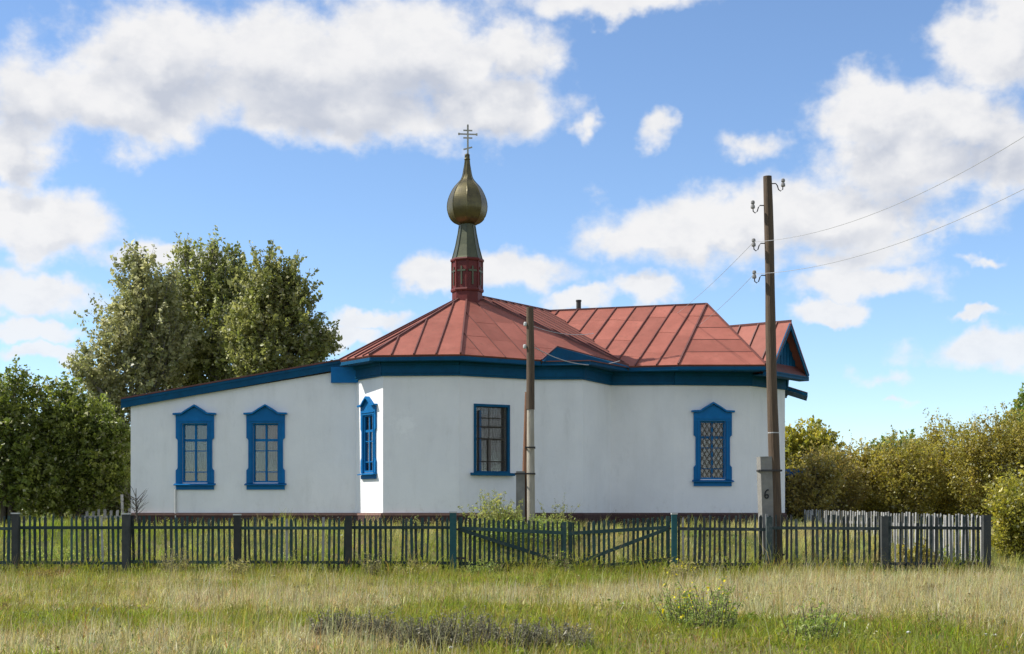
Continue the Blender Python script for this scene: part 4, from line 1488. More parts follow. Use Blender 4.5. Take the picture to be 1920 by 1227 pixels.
def palette(n, cols, r, jit=0.16):
    cols = np.array(cols)
    w = r.dirichlet(np.ones(len(cols)) * 0.6, n)
    c = w @ cols
    return np.clip(c * r.uniform(1 - jit, 1 + jit, (n, 1)), 0.003, 1)


def twig_tubes(g, A, B, r0, n=3):
    for a, b in zip(A, B):
        g.tube([a, b], [r0, r0 * 0.4], n, cap=False)


def make_tree(name, label, cat, base, blobs, n_leaf, size, cols, seed, trunk_r=0.2, bark='bark', group=None, up=0.7, twig=(0.5, 1.3), per=26, spread=0.11, fill=0.35, stems=1, drop=0.0, glint=0.04):
    """Tree or bush: stems, limbs to every clump, twigs, and leaves set along the twigs."""
    r = np.random.default_rng(seed)
    bx, by = base
    bz = gz(bx, by)
    root = empty(name, (bx, by, bz)); tag(root, label, cat, group)
    blobs = np.array(blobs, float)           # cx cy cz rx ry rz (world)
    vol = (blobs[:, 3] * blobs[:, 4] * blobs[:, 5]) ** 0.80
    prob = vol / vol.sum()
    ntw = max(10, n_leaf // per)
    k = r.choice(len(blobs), ntw, p=prob)
    d = unit(r.normal(size=(ntw, 3)))
    rad = np.where(r.random(ntw) < fill, r.random(ntw) ** 0.5, 0.66 + 0.42 * r.random(ntw))[:, None]
    c = blobs[k, :3]; R_ = blobs[k, 3:]
    tip = c + d * R_ * rad
    out = unit(unit(d / R_) + np.array([0, 0, up]) + r.normal(size=(ntw, 3)) * 0.35)
    ln = r.uniform(*twig, ntw)[:, None]
    start = tip - out * ln * 0.6
    end = tip + out * ln * 0.4
    tint_tw = palette(ntw, cols, r, 0.22)
    f = r.random((ntw, per)) ** 0.8
    Pn = start[:, None, :] + (end - start)[:, None, :] * f[:, :, None] + r.normal(size=(ntw, per, 3)) * spread * (1.15 - 0.7 * f[:, :, None])
    keep = np.ones(ntw * per, bool)
    P = Pn.reshape(-1, 3)
    keep &= P[:, 2] > ground_z(P[:, 0], P[:, 1]) + 0.03
    col = np.repeat(tint_tw, per, 0) * r.uniform(0.75, 1.25, (ntw * per, 1))
    gl = r.random(len(col)) < glint
    col[gl] = np.array([.17, .17, .105]) * r.uniform(.8, 1.3, (int(gl.sum()), 1))
    P, col = P[keep], col[keep]
    V, T, C = leaves(P, size, col, r, drop)
    V = V - np.array([bx, by, bz])
    tri_mesh('crown', V, T, C, 'leaf', root)
    # wood
    g = Geo()
    bo = Vector((bx, by, bz))
    tops = blobs[np.argsort(-blobs[:, 2])]
    for i in range(stems):
        ang = 2 * PI * i / max(stems, 1) + seed
        o_ = Vector((math.cos(ang), math.sin(ang), 0)) * (0.0 if stems == 1 else 0.25)
        t = tops[i % len(tops)]
        e = Vector((t[0], t[1], t[2] + t[5] * 0.3)) - bo
        pts = [o_ + vz(0, 0, -.2)]
        for q in (0.2, 0.4, 0.6, 0.8, 1.0):
            pts.append(o_ * (1 - q) + Vector((e.x * q ** 1.5, e.y * q ** 1.5, e.z * q)) + Vector(r.normal(size=3) * 0.05 * q))
        g.tube(pts, [trunk_r * (1 - 0.82 * q) for q in (0, .2, .4, .6, .8, 1)], 9)
        trunk_pts = pts
    for b in blobs:
        e = Vector(b[:3]) - bo
        q = float(np.clip(r.uniform(.2, .6), 0, 1))
        s0 = trunk_pts[0].lerp(trunk_pts[-1], q * min(1, max(.15, e.z / max(trunk_pts[-1].z, .1))))
        m = s0.lerp(e, .5) + Vector(r.normal(size=3) * .15) + vz(0, 0, -.1)
        g.tube([s0, m, e, e + Vector((0, 0, b[5] * .5))], [trunk_r * .45, trunk_r * .32, trunk_r * .18, trunk_r * .06], 6)
        for _ in range(5):
            d_ = Vector(r.normal(size=3)); d_.z = abs(d_.z) + .4; d_.normalize()
            ee = e + Vector((d_.x * b[3], d_.y * b[4], d_.z * b[5])) * .75
            g.tube([s0.lerp(e, r.uniform(.4, 1.)), ee], [trunk_r * .16, trunk_r * .04], 5)
    sel = r.choice(ntw, min(ntw, 500), replace=False)
    off = np.array([bx, by, bz])
    ok = [i for i in sel if start[i, 2] > gz(start[i, 0], start[i, 1]) + 0.05]
    twig_tubes(g, [Vector(start[i] - off) for i in ok], [Vector(end[i] - off) for i in ok], max(0.006, trunk_r * .05))
    g.build('trunk' if stems == 1 else 'stems', bark, root, smooth=True)
    return root


def pb_(x, y, rx, ry, Y, depth=1.0):
    """Clump given by its place in the photograph at distance Y."""
    c = px(x, y, Y); k = Y / F
    return (c.x, c.y, c.z, rx * k, rx * k * depth, ry * k)


def off_blob(b, dy):
    return (b[0], b[1] + dy, *b[2:])


# poplars behind the annex
GREY = [(0.150, 0.150, 0.068), (0.105, 0.110, 0.042), (0.215, 0.205, 0.110), (0.070, 0.080, 0.026)]
POPL = [(0.125, 0.135, 0.040), (0.085, 0.098, 0.028), (0.190, 0.185, 0.080), (0.055, 0.068, 0.018)]
DARK = [(0.110, 0.118, 0.034), (0.072, 0.082, 0.022), (0.175, 0.170, 0.068), (0.048, 0.058, 0.014)]
Y1 = 61
make_tree('poplar_tree', 'grey-green poplar, leftmost of the tall trees behind the annex roof', 'tree', (px(262, 0, Y1).x, Y1),
          [pb_(262, 545, 46, 70, Y1), pb_(225, 620, 56, 60, Y1), pb_(280, 640, 60, 70, Y1 + 1), pb_(200, 700, 52, 50, Y1), pb_(262, 720, 62, 60, Y1), pb_(300, 580, 40, 60, Y1 + 1), pb_(160, 690, 34, 22, Y1 - 1), pb_(190, 790, 60, 60, Y1), pb_(258, 500, 18, 30, Y1), pb_(318, 660, 44, 70, Y1), pb_(312, 560, 26, 44, Y1)],
          34000, 0.15, GREY, 101, 0.26, 'bark_pale', 'poplars behind the annex', twig=(.6, 2.1), per=34, up=1.15, spread=.12, fill=.42, glint=.13)
Y2 = 64
make_tree('poplar_tree', 'tallest poplar, in the middle of the clump behind the annex roof', 'tree', (px(400, 0, Y2).x, Y2),
          [pb_(395, 520, 52, 62, Y2), pb_(355, 560, 45, 60, Y2), pb_(430, 560, 48, 62, Y2), pb_(340, 640, 60, 60, Y2), pb_(410, 640, 64, 66, Y2 - 1), pb_(470, 640, 50, 60, Y2), pb_(380, 710, 66, 50, Y2), pb_(400, 470, 18, 28, Y2), pb_(345, 490, 20, 32, Y2), pb_(440, 500, 22, 30, Y2), pb_(400, 780, 80, 60, Y2), pb_(462, 560, 40, 56, Y2), pb_(315, 590, 36, 56, Y2)],
          42000, 0.15, POPL, 102, 0.32, 'bark_pale', 'poplars behind the annex', twig=(.6, 2.1), per=34, up=1.15, spread=.12, fill=.42, glint=.13)
Y3 = 60
make_tree('poplar_tree', 'dark green poplar next to the red roof, rightmost behind the annex', 'tree', (px(525, 0, Y3).x, Y3),
          [pb_(500, 540, 46, 52, Y3), pb_(545, 560, 42, 50, Y3), pb_(490, 610, 54, 60, Y3), pb_(555, 620, 46, 56, Y3), pb_(510, 680, 70, 46, Y3), pb_(590, 650, 40, 30, Y3), pb_(618, 630, 16, 16, Y3), pb_(505, 495, 18, 24, Y3), pb_(540, 510, 18, 24, Y3), pb_(460, 650, 40, 60, Y3), pb_(530, 750, 80, 50, Y3)],
          38000, 0.148, DARK, 103, 0.28, 'bark', 'poplars behind the annex', twig=(.6, 2.0), per=34, up=1.0, spread=.12, fill=.42, glint=.13)

# dark bushes left of the annex
LFT = [(0.072, 0.092, 0.018), (0.046, 0.062, 0.011), (0.125, 0.135, 0.032), (0.028, 0.038, 0.008)]
YL = 47.5
make_tree('leafy_bush', 'tall green bush at the left edge of the picture, behind the fence', 'bush', (px(15, 0, YL).x, YL),
          [pb_(5, 740, 52, 45, YL), pb_(-10, 800, 70, 70, YL), pb_(35, 830, 60, 70, YL), pb_(0, 890, 80, 70, YL), pb_(30, 710, 22, 26, YL), pb_(-60, 820, 70, 90, YL), pb_(60, 910, 60, 60, YL)],
          24000, 0.115, LFT, 111, 0.10, 'bark', 'bushes left of the annex', stems=5, twig=(.4, 1.0), fill=0.3)
YL2 = 48.5
make_tree('leafy_bush', 'rounded dark green bush against the annex corner, left of the church', 'bush', (px(150, 0, YL2).x, YL2),
          [pb_(95, 770, 46, 42, YL2), pb_(140, 790, 56, 50, YL2), pb_(190, 810, 48, 54, YL2), pb_(110, 850, 70, 60, YL2), pb_(175, 860, 62, 60, YL2), pb_(95, 915, 70, 50, YL2), pb_(160, 920, 50, 44, YL2), pb_(215, 840, 30, 40, YL2), pb_(218, 895, 24, 40, YL2), pb_(70, 730, 26, 20, YL2), pb_(120, 728, 24, 18, YL2)],
          34000, 0.115, LFT, 112, 0.10, 'bark', 'bushes left of the annex', stems=6, twig=(.4, 1.0), fill=0.3)
YL4 = 57.0
make_tree('leafy_bush', 'shaded bush behind the annex corner, seen in the gap left of the wall', 'bush', (px(225, 0, YL4).x, YL4),
          [pb_(215, 880, 50, 60, YL4), pb_(240, 900, 50, 60, YL4), pb_(190, 920, 60, 50, YL4), pb_(225, 945, 70, 30, YL4)],
          9000, 0.13, DARK, 114, 0.10, 'bark', 'bushes left of the annex', stems=5, twig=(.4, 1.0))
YL3 = 56.0
make_tree('leafy_bush', 'shaded bush filling the gap behind the left bushes', 'bush', (px(110, 0, YL3).x, YL3),
          [pb_(60, 850, 90, 90, YL3), pb_(150, 860, 80, 80, YL3), pb_(-40, 850, 90, 90, YL3), pb_(220, 880, 60, 70, YL3)],
          16000, 0.14, DARK, 113, 0.12, 'bark', 'bushes left of the annex', stems=5, twig=(.4, 1.0))

# yellowing thicket on the right
OLV = [(0.150, 0.125, 0.030), (0.105, 0.092, 0.022), (0.185, 0.150, 0.036), (0.135, 0.092, 0.032), (0.080, 0.074, 0.018)]
YEL = [(0.175, 0.160, 0.028), (0.125, 0.130, 0.024), (0.220, 0.185, 0.034), (0.085, 0.095, 0.018)]
GRN = [(0.085, 0.120, 0.028), (0.060, 0.088, 0.020), (0.135, 0.155, 0.040)]
YR = 62
make_tree('young_tree', 'yellow-green young tree just right of the church wall', 'tree', (px(1520, 0, YR).x, YR),
          [pb_(1520, 820, 40, 36, YR), pb_(1500, 845, 40, 40, YR), pb_(1548, 840, 28, 30, YR), pb_(1510, 880, 44, 40, YR), pb_(1470, 850, 30, 50, YR)],
          9000, 0.15, YEL, 121, 0.10, 'bark', None, twig=(.4, .9))
make_tree('young_tree', 'dark green small tree rising behind the yellow thicket', 'tree', (px(1685, 0, 72).x, 72),
          [pb_(1685, 838, 36, 26, 72), pb_(1660, 862, 36, 28, 72), pb_(1720, 860, 36, 28, 72), pb_(1690, 900, 50, 40, 72)],
          7000, 0.17, GRN, 122, 0.12, 'bark', None, twig=(.4, .9))
make_tree('young_tree', 'green tree cut by the right edge of the picture', 'tree', (px(1925, 0, 66).x, 66),
          [pb_(1912, 795, 30, 36, 66), pb_(1940, 780, 40, 60, 66), pb_(1905, 840, 40, 36, 66), pb_(1950, 860, 60, 60, 66)],
          9000, 0.16, GRN, 123, 0.14, 'bark', None, twig=(.4, .9))
bushes = [
    ('olive-brown bush beside the right wall of the church', 1545, 53.2, [(1540, 908, 50, 42), (1518, 935, 40, 34), (1575, 915, 44, 46), (1560, 868, 30, 22), (1530, 872, 14, 18)], OLV, 16000),
    ('low brown bush standing in front of the blue shed roof', 1512, 49.0, [(1500, 925, 26, 34), (1525, 915, 28, 38), (1545, 905, 26, 40), (1510, 945, 40, 24), (1532, 880, 10, 12)], OLV, 9000),
    ('low olive bush in the dip of the thicket', 1610, 55, [(1605, 890, 44, 36), (1620, 925, 54, 44), (1590, 868, 30, 18), (1645, 890, 40, 44)], OLV + YEL, 15000),
    ('yellowish bush in the middle of the thicket, under the far dark tree', 1690, 54, [(1690, 880, 48, 46), (1660, 910, 46, 48), (1720, 900, 48, 56), (1690, 930, 60, 40)], YEL + OLV, 18000),
    ('highest olive bush of the thicket, with thin shoots on top', 1765, 56, [(1765, 850, 46, 46), (1745, 895, 50, 52), (1800, 880, 50, 56), (1755, 810, 18, 20), (1780, 930, 70, 44)], YEL + OLV, 21000),
    ('broad brownish bush near the right edge of the picture', 1860, 53, [(1850, 845, 48, 46), (1895, 850, 54, 66), (1830, 900, 50, 55), (1880, 930, 70, 50), (1930, 840, 44, 70), (1815, 840, 36, 34)], OLV + YEL, 24000),
]
for i, (lab, x, Y, bl, cols, n) in enumerate(bushes):
    make_tree('willow_bush', lab, 'bush', (px(x, 0, Y).x, Y), [pb_(a, b, c * 1.05, d * 1.05, Y, 1.1) for a, b, c, d in bl], int(n * 1.35), 0.085, cols, 131 + i, 0.06, 'bark', 'bushes of the yellowing thicket', stems=7, twig=(.5, 2.0), up=1.2, spread=.09, fill=.4)
make_tree('willow_bush', 'bright yellow-green bush beyond the end of the dark fence', 'bush', (px(1915, 0, 38).x, 38),
          [pb_(1915, 945, 50, 50, 38), pb_(1895, 1005, 38, 52, 38), pb_(1940, 1000, 50, 60, 38), pb_(1885, 960, 28, 36, 38)], 15000, 0.075, YEL, 141, 0.04, 'bark', None, stems=7, twig=(.4, 1.5), up=1.1, spread=.08)
make_tree('willow_bush', 'small olive bush inside the fence near its right end', 'bush', (px(1720, 0, 36.6).x, 36.6),
          [pb_(1715, 1040, 30, 22, 36.6), pb_(1735, 1050, 26, 18, 36.6), pb_(1700, 1052, 20, 16, 36.6)], 2500, 0.06, YEL + OLV, 142, 0.02, 'bark', None, stems=6, twig=(.2, .5), up=1.0, spread=.05)
make_tree('willow_bush', 'dark low bush in the inner corner of the right fence', 'bush', (px(1800, 0, 36.2).x, 36.2),
          [pb_(1795, 1045, 30, 18, 36.2), pb_(1820, 1048, 26, 16, 36.2)], 2000, 0.06, GRN, 143, 0.02, 'bark', None, stems=6, twig=(.2, .5), up=1.0, spread=.05)

# blue-roofed lean-to half hidden by the bush on the right
sh = empty('shed', (px(1500, 0, 51.0).x, 51.0, gz(11, 51)))
tag(sh, 'low shed with a blue roof edge, half hidden by bushes right of the church', 'shed')
sX = sh.location.x
for (nm, a, b, m) in (('roof', (sX - .55, 50.0, EYE + 1.34), (sX + .50, 52.6, EYE + 1.55), 'blue_trim'), ('wall', (sX - .5, 50.4, sh.location.z - .2), (sX + .35, 50.5, EYE + 1.315), 'room_dark'), ('post', (sX + .36, 50.1, sh.location.z - .2), (sX + .46, 50.2, EYE + 1.315), 'teal_trim'), ('back_wall', (sX - .5, 52.3, sh.location.z - .2), (sX + .35, 52.4, EYE + 1.315), 'room_dark')):
    g = Geo(); g.box(a, b); local(g, sh).build(nm, m, sh)


# ------------------------------------------------------------------ weeds


def weed(name, label, cat, x, Y, h, rad, n_stem, cols, leaf, per, seed, group=None, flower=None, stemcol='bark', lean=0.25, topbias=1.0):
    """Clump of thin upright stems with small leaves."""
    r = np.random.default_rng(seed)
    bx = px(x, 0, Y).x; bz = gz(bx, Y)
    root = empty(name, (bx, Y, bz)); tag(root, label, cat, group)
    g = Geo(); P = []
    ends = []
    for i in range(n_stem):
        a = r.uniform(0, 2 * PI); q = rad * math.sqrt(r.random())
        s = np.array([q * .85 * math.cos(a), q * .85 * math.sin(a), -.05])
        hh = h * r.uniform(.35, 1.0) * (1 - .45 * (q / rad) ** 2)
        e = np.array([q * math.cos(a) + r.normal() * lean * hh, q * math.sin(a) + r.normal() * lean * hh, hh])
        m = (s + e) / 2 + r.normal(size=3) * .03 * hh
        g.tube([s, m, e], [.006, .005, .002], 4, cap=False)
        f = r.random(per) ** (1 / max(topbias, .01)) * .9 + .1
        base = np.where(f[:, None] < .5, s + (m - s) * f[:, None] * 2, m + (e - m) * (f[:, None] - .5) * 2)
        P.append(base + r.normal(size=(per, 3)) * leaf * (1.5 - f[:, None]) * .9)
        ends.append(e)
    P = np.concatenate(P)
    tint = palette(len(P), cols, r, .3)
    V, T, C = leaves(P, leaf, tint, r, 0, .4)
    o = tri_mesh('foliage', V, T, C, 'leaf', root); o['kind'] = 'stuff'
    o = g.build('stems', stemcol, root); o['kind'] = 'stuff'
    if flower:
        fc, nf, fs = flower
        E = np.array(ends)[r.integers(0, len(ends), nf)] * r.uniform(.72, 1.0, (nf, 1)) + r.normal(size=(nf, 3)) * .05
        V, T, C = leaves(E, fs, palette(nf, [fc], r, .2), r, 0, .9)
        o = tri_mesh('flowers', V, T, C, 'petal', root); o['kind'] = 'stuff'
    return root


def gy(y):
    """Distance of the meadow surface that shows at photograph row y."""
    return 1.5 * F / (y - HOR)


SAGE = [(0.080, 0.078, 0.046), (0.046, 0.048, 0.028), (0.125, 0.115, 0.075)]
WGRN = [(0.11, 0.145, 0.035), (0.075, 0.105, 0.022), (0.17, 0.185, 0.055)]
WOLV = [(0.16, 0.15, 0.05), (0.11, 0.11, 0.035), (0.20, 0.17, 0.07)]
for i, (lab, x, y, w, h) in enumerate((
        ('round grey sagebrush clump, leftmost of the row in the front meadow', 628, 1196, .26, .30),
        ('loose pale sagebrush clump, second from the left in the front row', 705, 1198, .30, .26),
        ('dark sagebrush clump, third from the left in the front row', 792, 1212, .28, .30),
        ('wide sagebrush clump, fourth from the left in the front row', 872, 1210, .40, .34),
        ('dark grey sagebrush clump, fifth from the left in the front row', 985, 1216, .24, .28),
        ('low dark sagebrush clump, rightmost of the row in the front meadow', 1048, 1210, .34, .26))):
    weed('sagebrush', lab, 'bush', x, gy(y), h * 1.45, w * 1.15, 110, SAGE, .032, 28, 200 + i, 'sagebrush clumps in the front meadow')
weed('weed', 'tall yellow-flowered weed standing in the meadow right of the gate', 'plant', 1315, gy(1178), .80, .50, 110, WGRN, .042, 26, 211, None, ((.30, .24, .012), 130, .034))
weed('weed', 'yellow-flowered weed at the foot of the right gate post', 'plant', 1275, gy(1090), .72, .38, 60, WOLV, .05, 22, 212, None, ((.30, .24, .012), 70, .036))
weed('weed', 'broad green thistle in the meadow at lower right', 'plant', 1522, gy(1212), .46, .32, 60, WGRN, .045, 22, 213)
weed('weed', 'tall pale green wormwood left of the short pole', 'plant', 928, 39.6, 1.45, .70, 110, WGRN + WOLV, .065, 60, 214)
weed('weed', 'tall wormwood right of the short pole', 'plant', 1046, 39.8, 1.25, .28, 34, WGRN + WOLV, .055, 34, 215)
weed('weed', 'tangled green weeds at the foot of the short pole', 'plant', 985, 39.2, .80, 1.6, 260, WGRN, .065, 40, 216)
weed('weed', 'low wormwood between the carved corner window and the gate', 'plant', 780, 40.2, .62, .18, 14, WGRN + WOLV, .05, 30, 217)
weed('weed', 'reddish dry dock in the grass by the left fence post', 'plant', 95, gy(1084), .30, .55, 70, [(.10, .06, .018), (.09, .07, .02), (.13, .10, .03)], .045, 22, 218)
weed('weed', 'rust-coloured dry weed in the pale grass at right', 'plant', 1738, gy(1110), .22, .22, 40, [(.11, .075, .032), (.13, .10, .045)], .04, 22, 219)
weed('weed', 'dry olive weed in front of the fence post with the white cap', 'plant', 440, gy(1082), .52, .36, 60, WOLV, .045, 26, 220)
weed('weed', 'grey-green weed tangled in the fence, second from the left corner post', 'plant', 325, gy(1080), .75, .34, 40, WOLV + SAGE, .045, 26, 221)
weed('weed', 'pale dry stalks tangled in the fence right of the dark post', 'plant', 700, gy(1081), .95, .20, 26, WOLV + SAGE, .04, 24, 222)
weed('weed', 'dark leafy weed in the sagging middle of the gate', 'plant', 1040, gy(1078), .70, .55, 60, [(.06, .08, .022), (.09, .10, .03), (.12, .10, .05)], .055, 26, 223)
weed('weed', 'green weed at the foot of the left gate post', 'plant', 905, gy(1079), .55, .45, 60, WGRN, .05, 26, 224)
weed('weed', 'leafy green weeds behind the fence below the annex windows', 'plant', 560, 36.4, .55, 1.3, 130, WGRN, .06, 26, 225)
weed('weed', 'yellow-green weeds behind the fence left of the annex', 'plant', 130, 37.0, .6, 1.6, 130, WGRN, .06, 26, 226)
weed('weed', 'brownish weeds at the foot of the fence beside the left gate', 'plant', 780, gy(1080), .40, .55, 70, WOLV, .045, 24, 227)
# bare shrub against the annex corner
r = np.random.default_rng(5)
bx_, bY = px(258, 0, 43.6).x, 43.6
root = empty('bare_shrub', (bx_, bY, gz(bx_, bY)))
tag(root, 'leafless twiggy shrub against the left corner of the white annex wall', 'shrub')
g = Geo()
g.tube([(0, 0, -.1), (-.02, 0, .35), (-.06, .02, .8), (-.04, 0, 1.2)], [.035, .03, .018, .006], 6)
for i in range(26):
    z = r.uniform(.2, .9); a = r.uniform(-1.1, 1.1); l = r.uniform(.3, .8)
    p0 = Vector((-.03, 0, z)); p1 = p0 + Vector((math.sin(a) * l, r.normal() * .12, math.cos(a) * l))
    g.tube([p0, p0.lerp(p1, .5) + Vector(r.normal(size=3) * .04), p1], [.010, .007, .003], 4)
o = g.build('stems', 'bark', root); o['kind'] = 'stuff'

# ------------------------------------------------------------------ grass
vn_tab = rng.random((256, 256))


def vnoise(x, y):
    xi, yi = np.floor(x).astype(int), np.floor(y).astype(int)
    fx_, fy_ = x - xi, y - yi
    fx_, fy_ = fx_ * fx_ * (3 - 2 * fx_), fy_ * fy_ * (3 - 2 * fy_)
    a = vn_tab[xi & 255, yi & 255]; b = vn_tab[(xi + 1) & 255, yi & 255]; c = vn_tab[xi & 255, (yi + 1) & 255]; d = vn_tab[(xi + 1) & 255, (yi + 1) & 255]
    return (a * (1 - fx_) + b * fx_) * (1 - fy_) + (c * (1 - fx_) + d * fx_) * fy_


def fbm(x, y, o=4):
    s, a, t = 0, 1, 0
    for i in range(o):
        s = s + a * vnoise(x * 2 ** i + 17 * i, y * 2 ** i + 31 * i); t += a; a *= .55
    return s / t


def band(v, a, b, s):
    return smooth(a - s, a + s, v) * (1 - smooth(b - s, b + s, v))


def grass(name, label, n, y0, y1, spread, dens_fn, seed):
    r = np.random.default_rng(seed)
    # uniform over the wedge in front of the camera, with a margin on both sides
    yy = np.sqrt(r.uniform(y0 ** 2, y1 ** 2, n))
    xx = r.uniform(-1, 1, n) * (yy * .46 + 1.5)
    # gather into tufts
    tn = n // 16
    ti = r.integers(0, tn, n)
    big = r.random(tn) < .16
    ttint = r.uniform(.62, 1.38, tn)[:, None] * (1 + r.normal(size=(tn, 3)) * np.array([.10, .07, .14]))
    th = np.where(big, r.uniform(1.2, 2.0, tn), r.uniform(.6, 1.2, tn)); tr_ = np.where(big, .10, .055)
    ty = np.sqrt(r.uniform(y0 ** 2, y1 ** 2, tn)); tx = r.uniform(-1, 1, tn) * (ty * .46 + 1.5)
    w = r.random(n) < .78
    xx = np.where(w, tx[ti] + r.normal(size=n) * tr_[ti], xx); yy = np.where(w, ty[ti] + r.normal(size=n) * tr_[ti], yy)
    keep, h, wd, col, bend = dens_fn(xx, yy, r)
    h = np.where(w, h * th[ti], h)
    col = np.where(w[:, None], np.clip(col * ttint[ti], .01, .8), col)
    xx, yy, h, wd, col, bend = xx[keep], yy[keep], h[keep], wd[keep], col[keep], bend[keep]
    m = len(xx)
    zz_ = ground_z(xx, yy)
    a = r.uniform(0, 2 * PI, m)
    side = np.stack([np.cos(a), np.sin(a) * .5, np.zeros(m)], 1)
    la = r.uniform(0, 2 * PI, m)
    lean = np.stack([np.cos(la), np.sin(la), np.zeros(m)], 1) * (bend * h)[:, None] + np.array([.06, 0, 0]) * h[:, None]
    b = np.stack([xx, yy, zz_ - .02], 1)
    up = np.array([0, 0, 1.])
    mid = b + up * (h * .55)[:, None] + lean * .3
    tip = b + up * h[:, None] * (1 - .25 * bend[:, None] ** 2) + lean
    ws = (wd / 2)[:, None]
    V = np.stack([b - side * ws, b + side * ws, mid - side * ws * .75, mid + side * ws * .75, tip], 1).reshape(-1, 3)
    k = np.arange(m)[:, None] * 5
    T = np.concatenate([k + np.array([[0, 1, 3]]), k + np.array([[0, 3, 2]]), k + np.array([[2, 3, 4]])], 1).reshape(-1, 3)
    C = np.repeat(np.clip(col * 1.75, 0, .8), 5, 0)
    o = tri_mesh(name, V, T, C, 'blade')
    o['kind'] = 'stuff'; o['label'] = label; o['category'] = 'grass'
    return o


def dryness(x, y, r):
    """0 = green, 1 = bleached; follows the patches of the meadow."""
    u = x / y * F + 960                       # across the field, as seen from the road
    n1 = fbm(x * .22 + 40, y * .30 + 9); n2 = fbm(x * .9 + 3, y * 1.1 + 70)
    n3 = fbm(x * 2.6 + 8, y * 2.2 + 21)
    d = .40 + (n1 - .5) * 1.5 + (n2 - .5) * 1.3 + (n3 - .5) * .9
    d = d + .42 * band(y, 21.5, 27.5, 2.0) * (1 - smooth(9, 11.5, -x))       # bleached belt across the middle
    d = d - .55 * band(y, 17.6, 20.8, 1.0) * smooth(1.8, 3.2, -x)            # green swath on the left
    d = d - .45 * band(y, 29.0, 34.5, 1.5) * smooth(-4, -1, x) * (1 - smooth(2, 5, x))
    d = d + .42 * band(y, 20.5, 33, 1.5) * smooth(2.0, 5.0, x)               # pale field on the right
    d = d - .50 * band(y, 14.0, 19.5, 1.2) * smooth(.8, 2.2, x) * (1 - smooth(4.8, 6.0, x))
    d = d + .25 * band(y, 13.0, 17.0, .8) * smooth(-1, 1, -x)
    d = d - .5 * smooth(33.0, 35.5, y)
    return np.clip(d + r.normal(size=len(x)) * .16, 0, 1)


def grass_near(x, y, r):
    n = len(x)
    d = dryness(x, y, r)
    t = r.random(n)
    tall = r.random(n) < (.04 + .20 * d)
    h = np.where(tall, r.uniform(.16, .36, n), r.uniform(.04, .15, n)) * (.45 + 1.1 * fbm(x * 1.1, y * 1.1 + 5))
    fl = smooth(33.2, 34.8, y) * (fbm(x * .9 + 4, y * .3) > .42)
    h = h + fl * r.uniform(0, .62, n) ** 1.5
    green = np.array([.185, .205, .030]); deep = np.array([.105, .125, .020]); olive = np.array([.225, .200, .045]); straw = np.array([.33, .285, .125]); pale = np.array([.36, .315, .19]); brown = np.array([.20, .135, .055])
    g_ = green + (deep - green) * t[:, None]
    dr = straw + (pale - straw) * t[:, None]
    dd = smooth(.25, .85, d)[:, None]
    c = g_ * (1 - dd) + dr * dd
    mid_ = (band(d, .30, .62, .12) * .7)[:, None]
    c = c * (1 - mid_) + olive * mid_
    br = (r.random(n) < .10)[:, None]
    c = np.where(br, brown, c)
    c = c * r.uniform(.7, 1.3, (n, 1))
    wd = np.where(tall, r.uniform(.004, .009, n), r.uniform(.009, .018, n)) * (.7 + .018 * y)
    bend = np.where(tall, r.uniform(.05, .40, n), r.uniform(.3, 1.1, n))
    keep = r.random(n) < (.55 + .45 * fbm(x * .5 + 90, y * .5))
    return keep, h, wd, c, bend


def grass_yard(x, y, r):
    n = len(x)
    d = np.clip(.30 + (fbm(x * .4 + 12, y * .4) - .5) * 1.5 + .35 * smooth(1, 4, x) + r.normal(size=n) * .15, 0, 1)
    t = r.random(n)[:, None]
    c = (np.array([.22, .26, .040]) * (1 - t) + np.array([.14, .17, .030]) * t) * (1 - d[:, None]) + np.array([.38, .33, .15]) * d[:, None]
    c = c * r.uniform(.75, 1.25, (n, 1))
    inside = (y > 41.9 + .0 * x) & (x > -11.5) & (x < 9)
    keep = ~inside
    h = r.uniform(.10, .30, n) * (.7 + .6 * fbm(x * .7, y * .7))
    return keep, h, r.uniform(.010, .018, n), c, r.uniform(.1, .5, n)


grass('meadow_grass', 'mixed green and bleached meadow grass in front of the fence', 480000, 13.0, 35.2, 0, grass_near, 51)
grass('yard_grass', 'sunlit green grass in the churchyard behind the fence', 120000, 35.0, 47.0, 0, grass_yard, 52)

# white stones and scraps in the grass
r = np.random.default_rng(77)
for i, (lab, x, y, s) in enumerate((
        ('small white stone in the grass below the fourth sagebrush clump', 852, 1206, .07), ('flat white scrap lying in front of the sagebrush row', 846, 1217, .06),
        ('small white stone left of the yellow-flowered weed', 1273, 1160, .06), ('white stone in the grass at lower right, left of a pair', 1703, 1199, .06),
        ('left stone of the white pair at the lower right corner', 1848, 1203, .08), ('right stone of the white pair at the lower right corner', 1866, 1202, .07),
        ('pale flat scrap in the grass at bottom left of the sagebrush', 566, 1214, .07))):
    Y = gy(y); p = px(x, 0, Y)
    g = Geo()
    prof_ = [(.55, -.3), (.95, 0.0), (.9, .35), (.5, .6), (.15, .68)]
    for rr, zq in prof_:
        for j in range(9):
            t = 2 * PI * j / 9; q = rr * (1 + .22 * math.sin(j * 2.3 + i) + .1 * math.cos(j * 5 + i))
            g.v.append(Vector((q * s * .5 * math.cos(t), q * s * .4 * math.sin(t), zq * s * .5)))
    for a in range(len(prof_) - 1):
        for j in range(9):
            g.f.append((a * 9 + j, a * 9 + (j + 1) % 9, (a + 1) * 9 + (j + 1) % 9, (a + 1) * 9 + j))
    g.f.append(tuple(36 + j for j in range(9)))
    o = g.build('stone', 'cap_white', None); o.location = (p.x, Y, gz(p.x, Y) + .04)
    tag(o, lab, 'stone', 'white stones in the meadow')


# ------------------------------------------------------------------ low herbs among the grass, and the far hedge


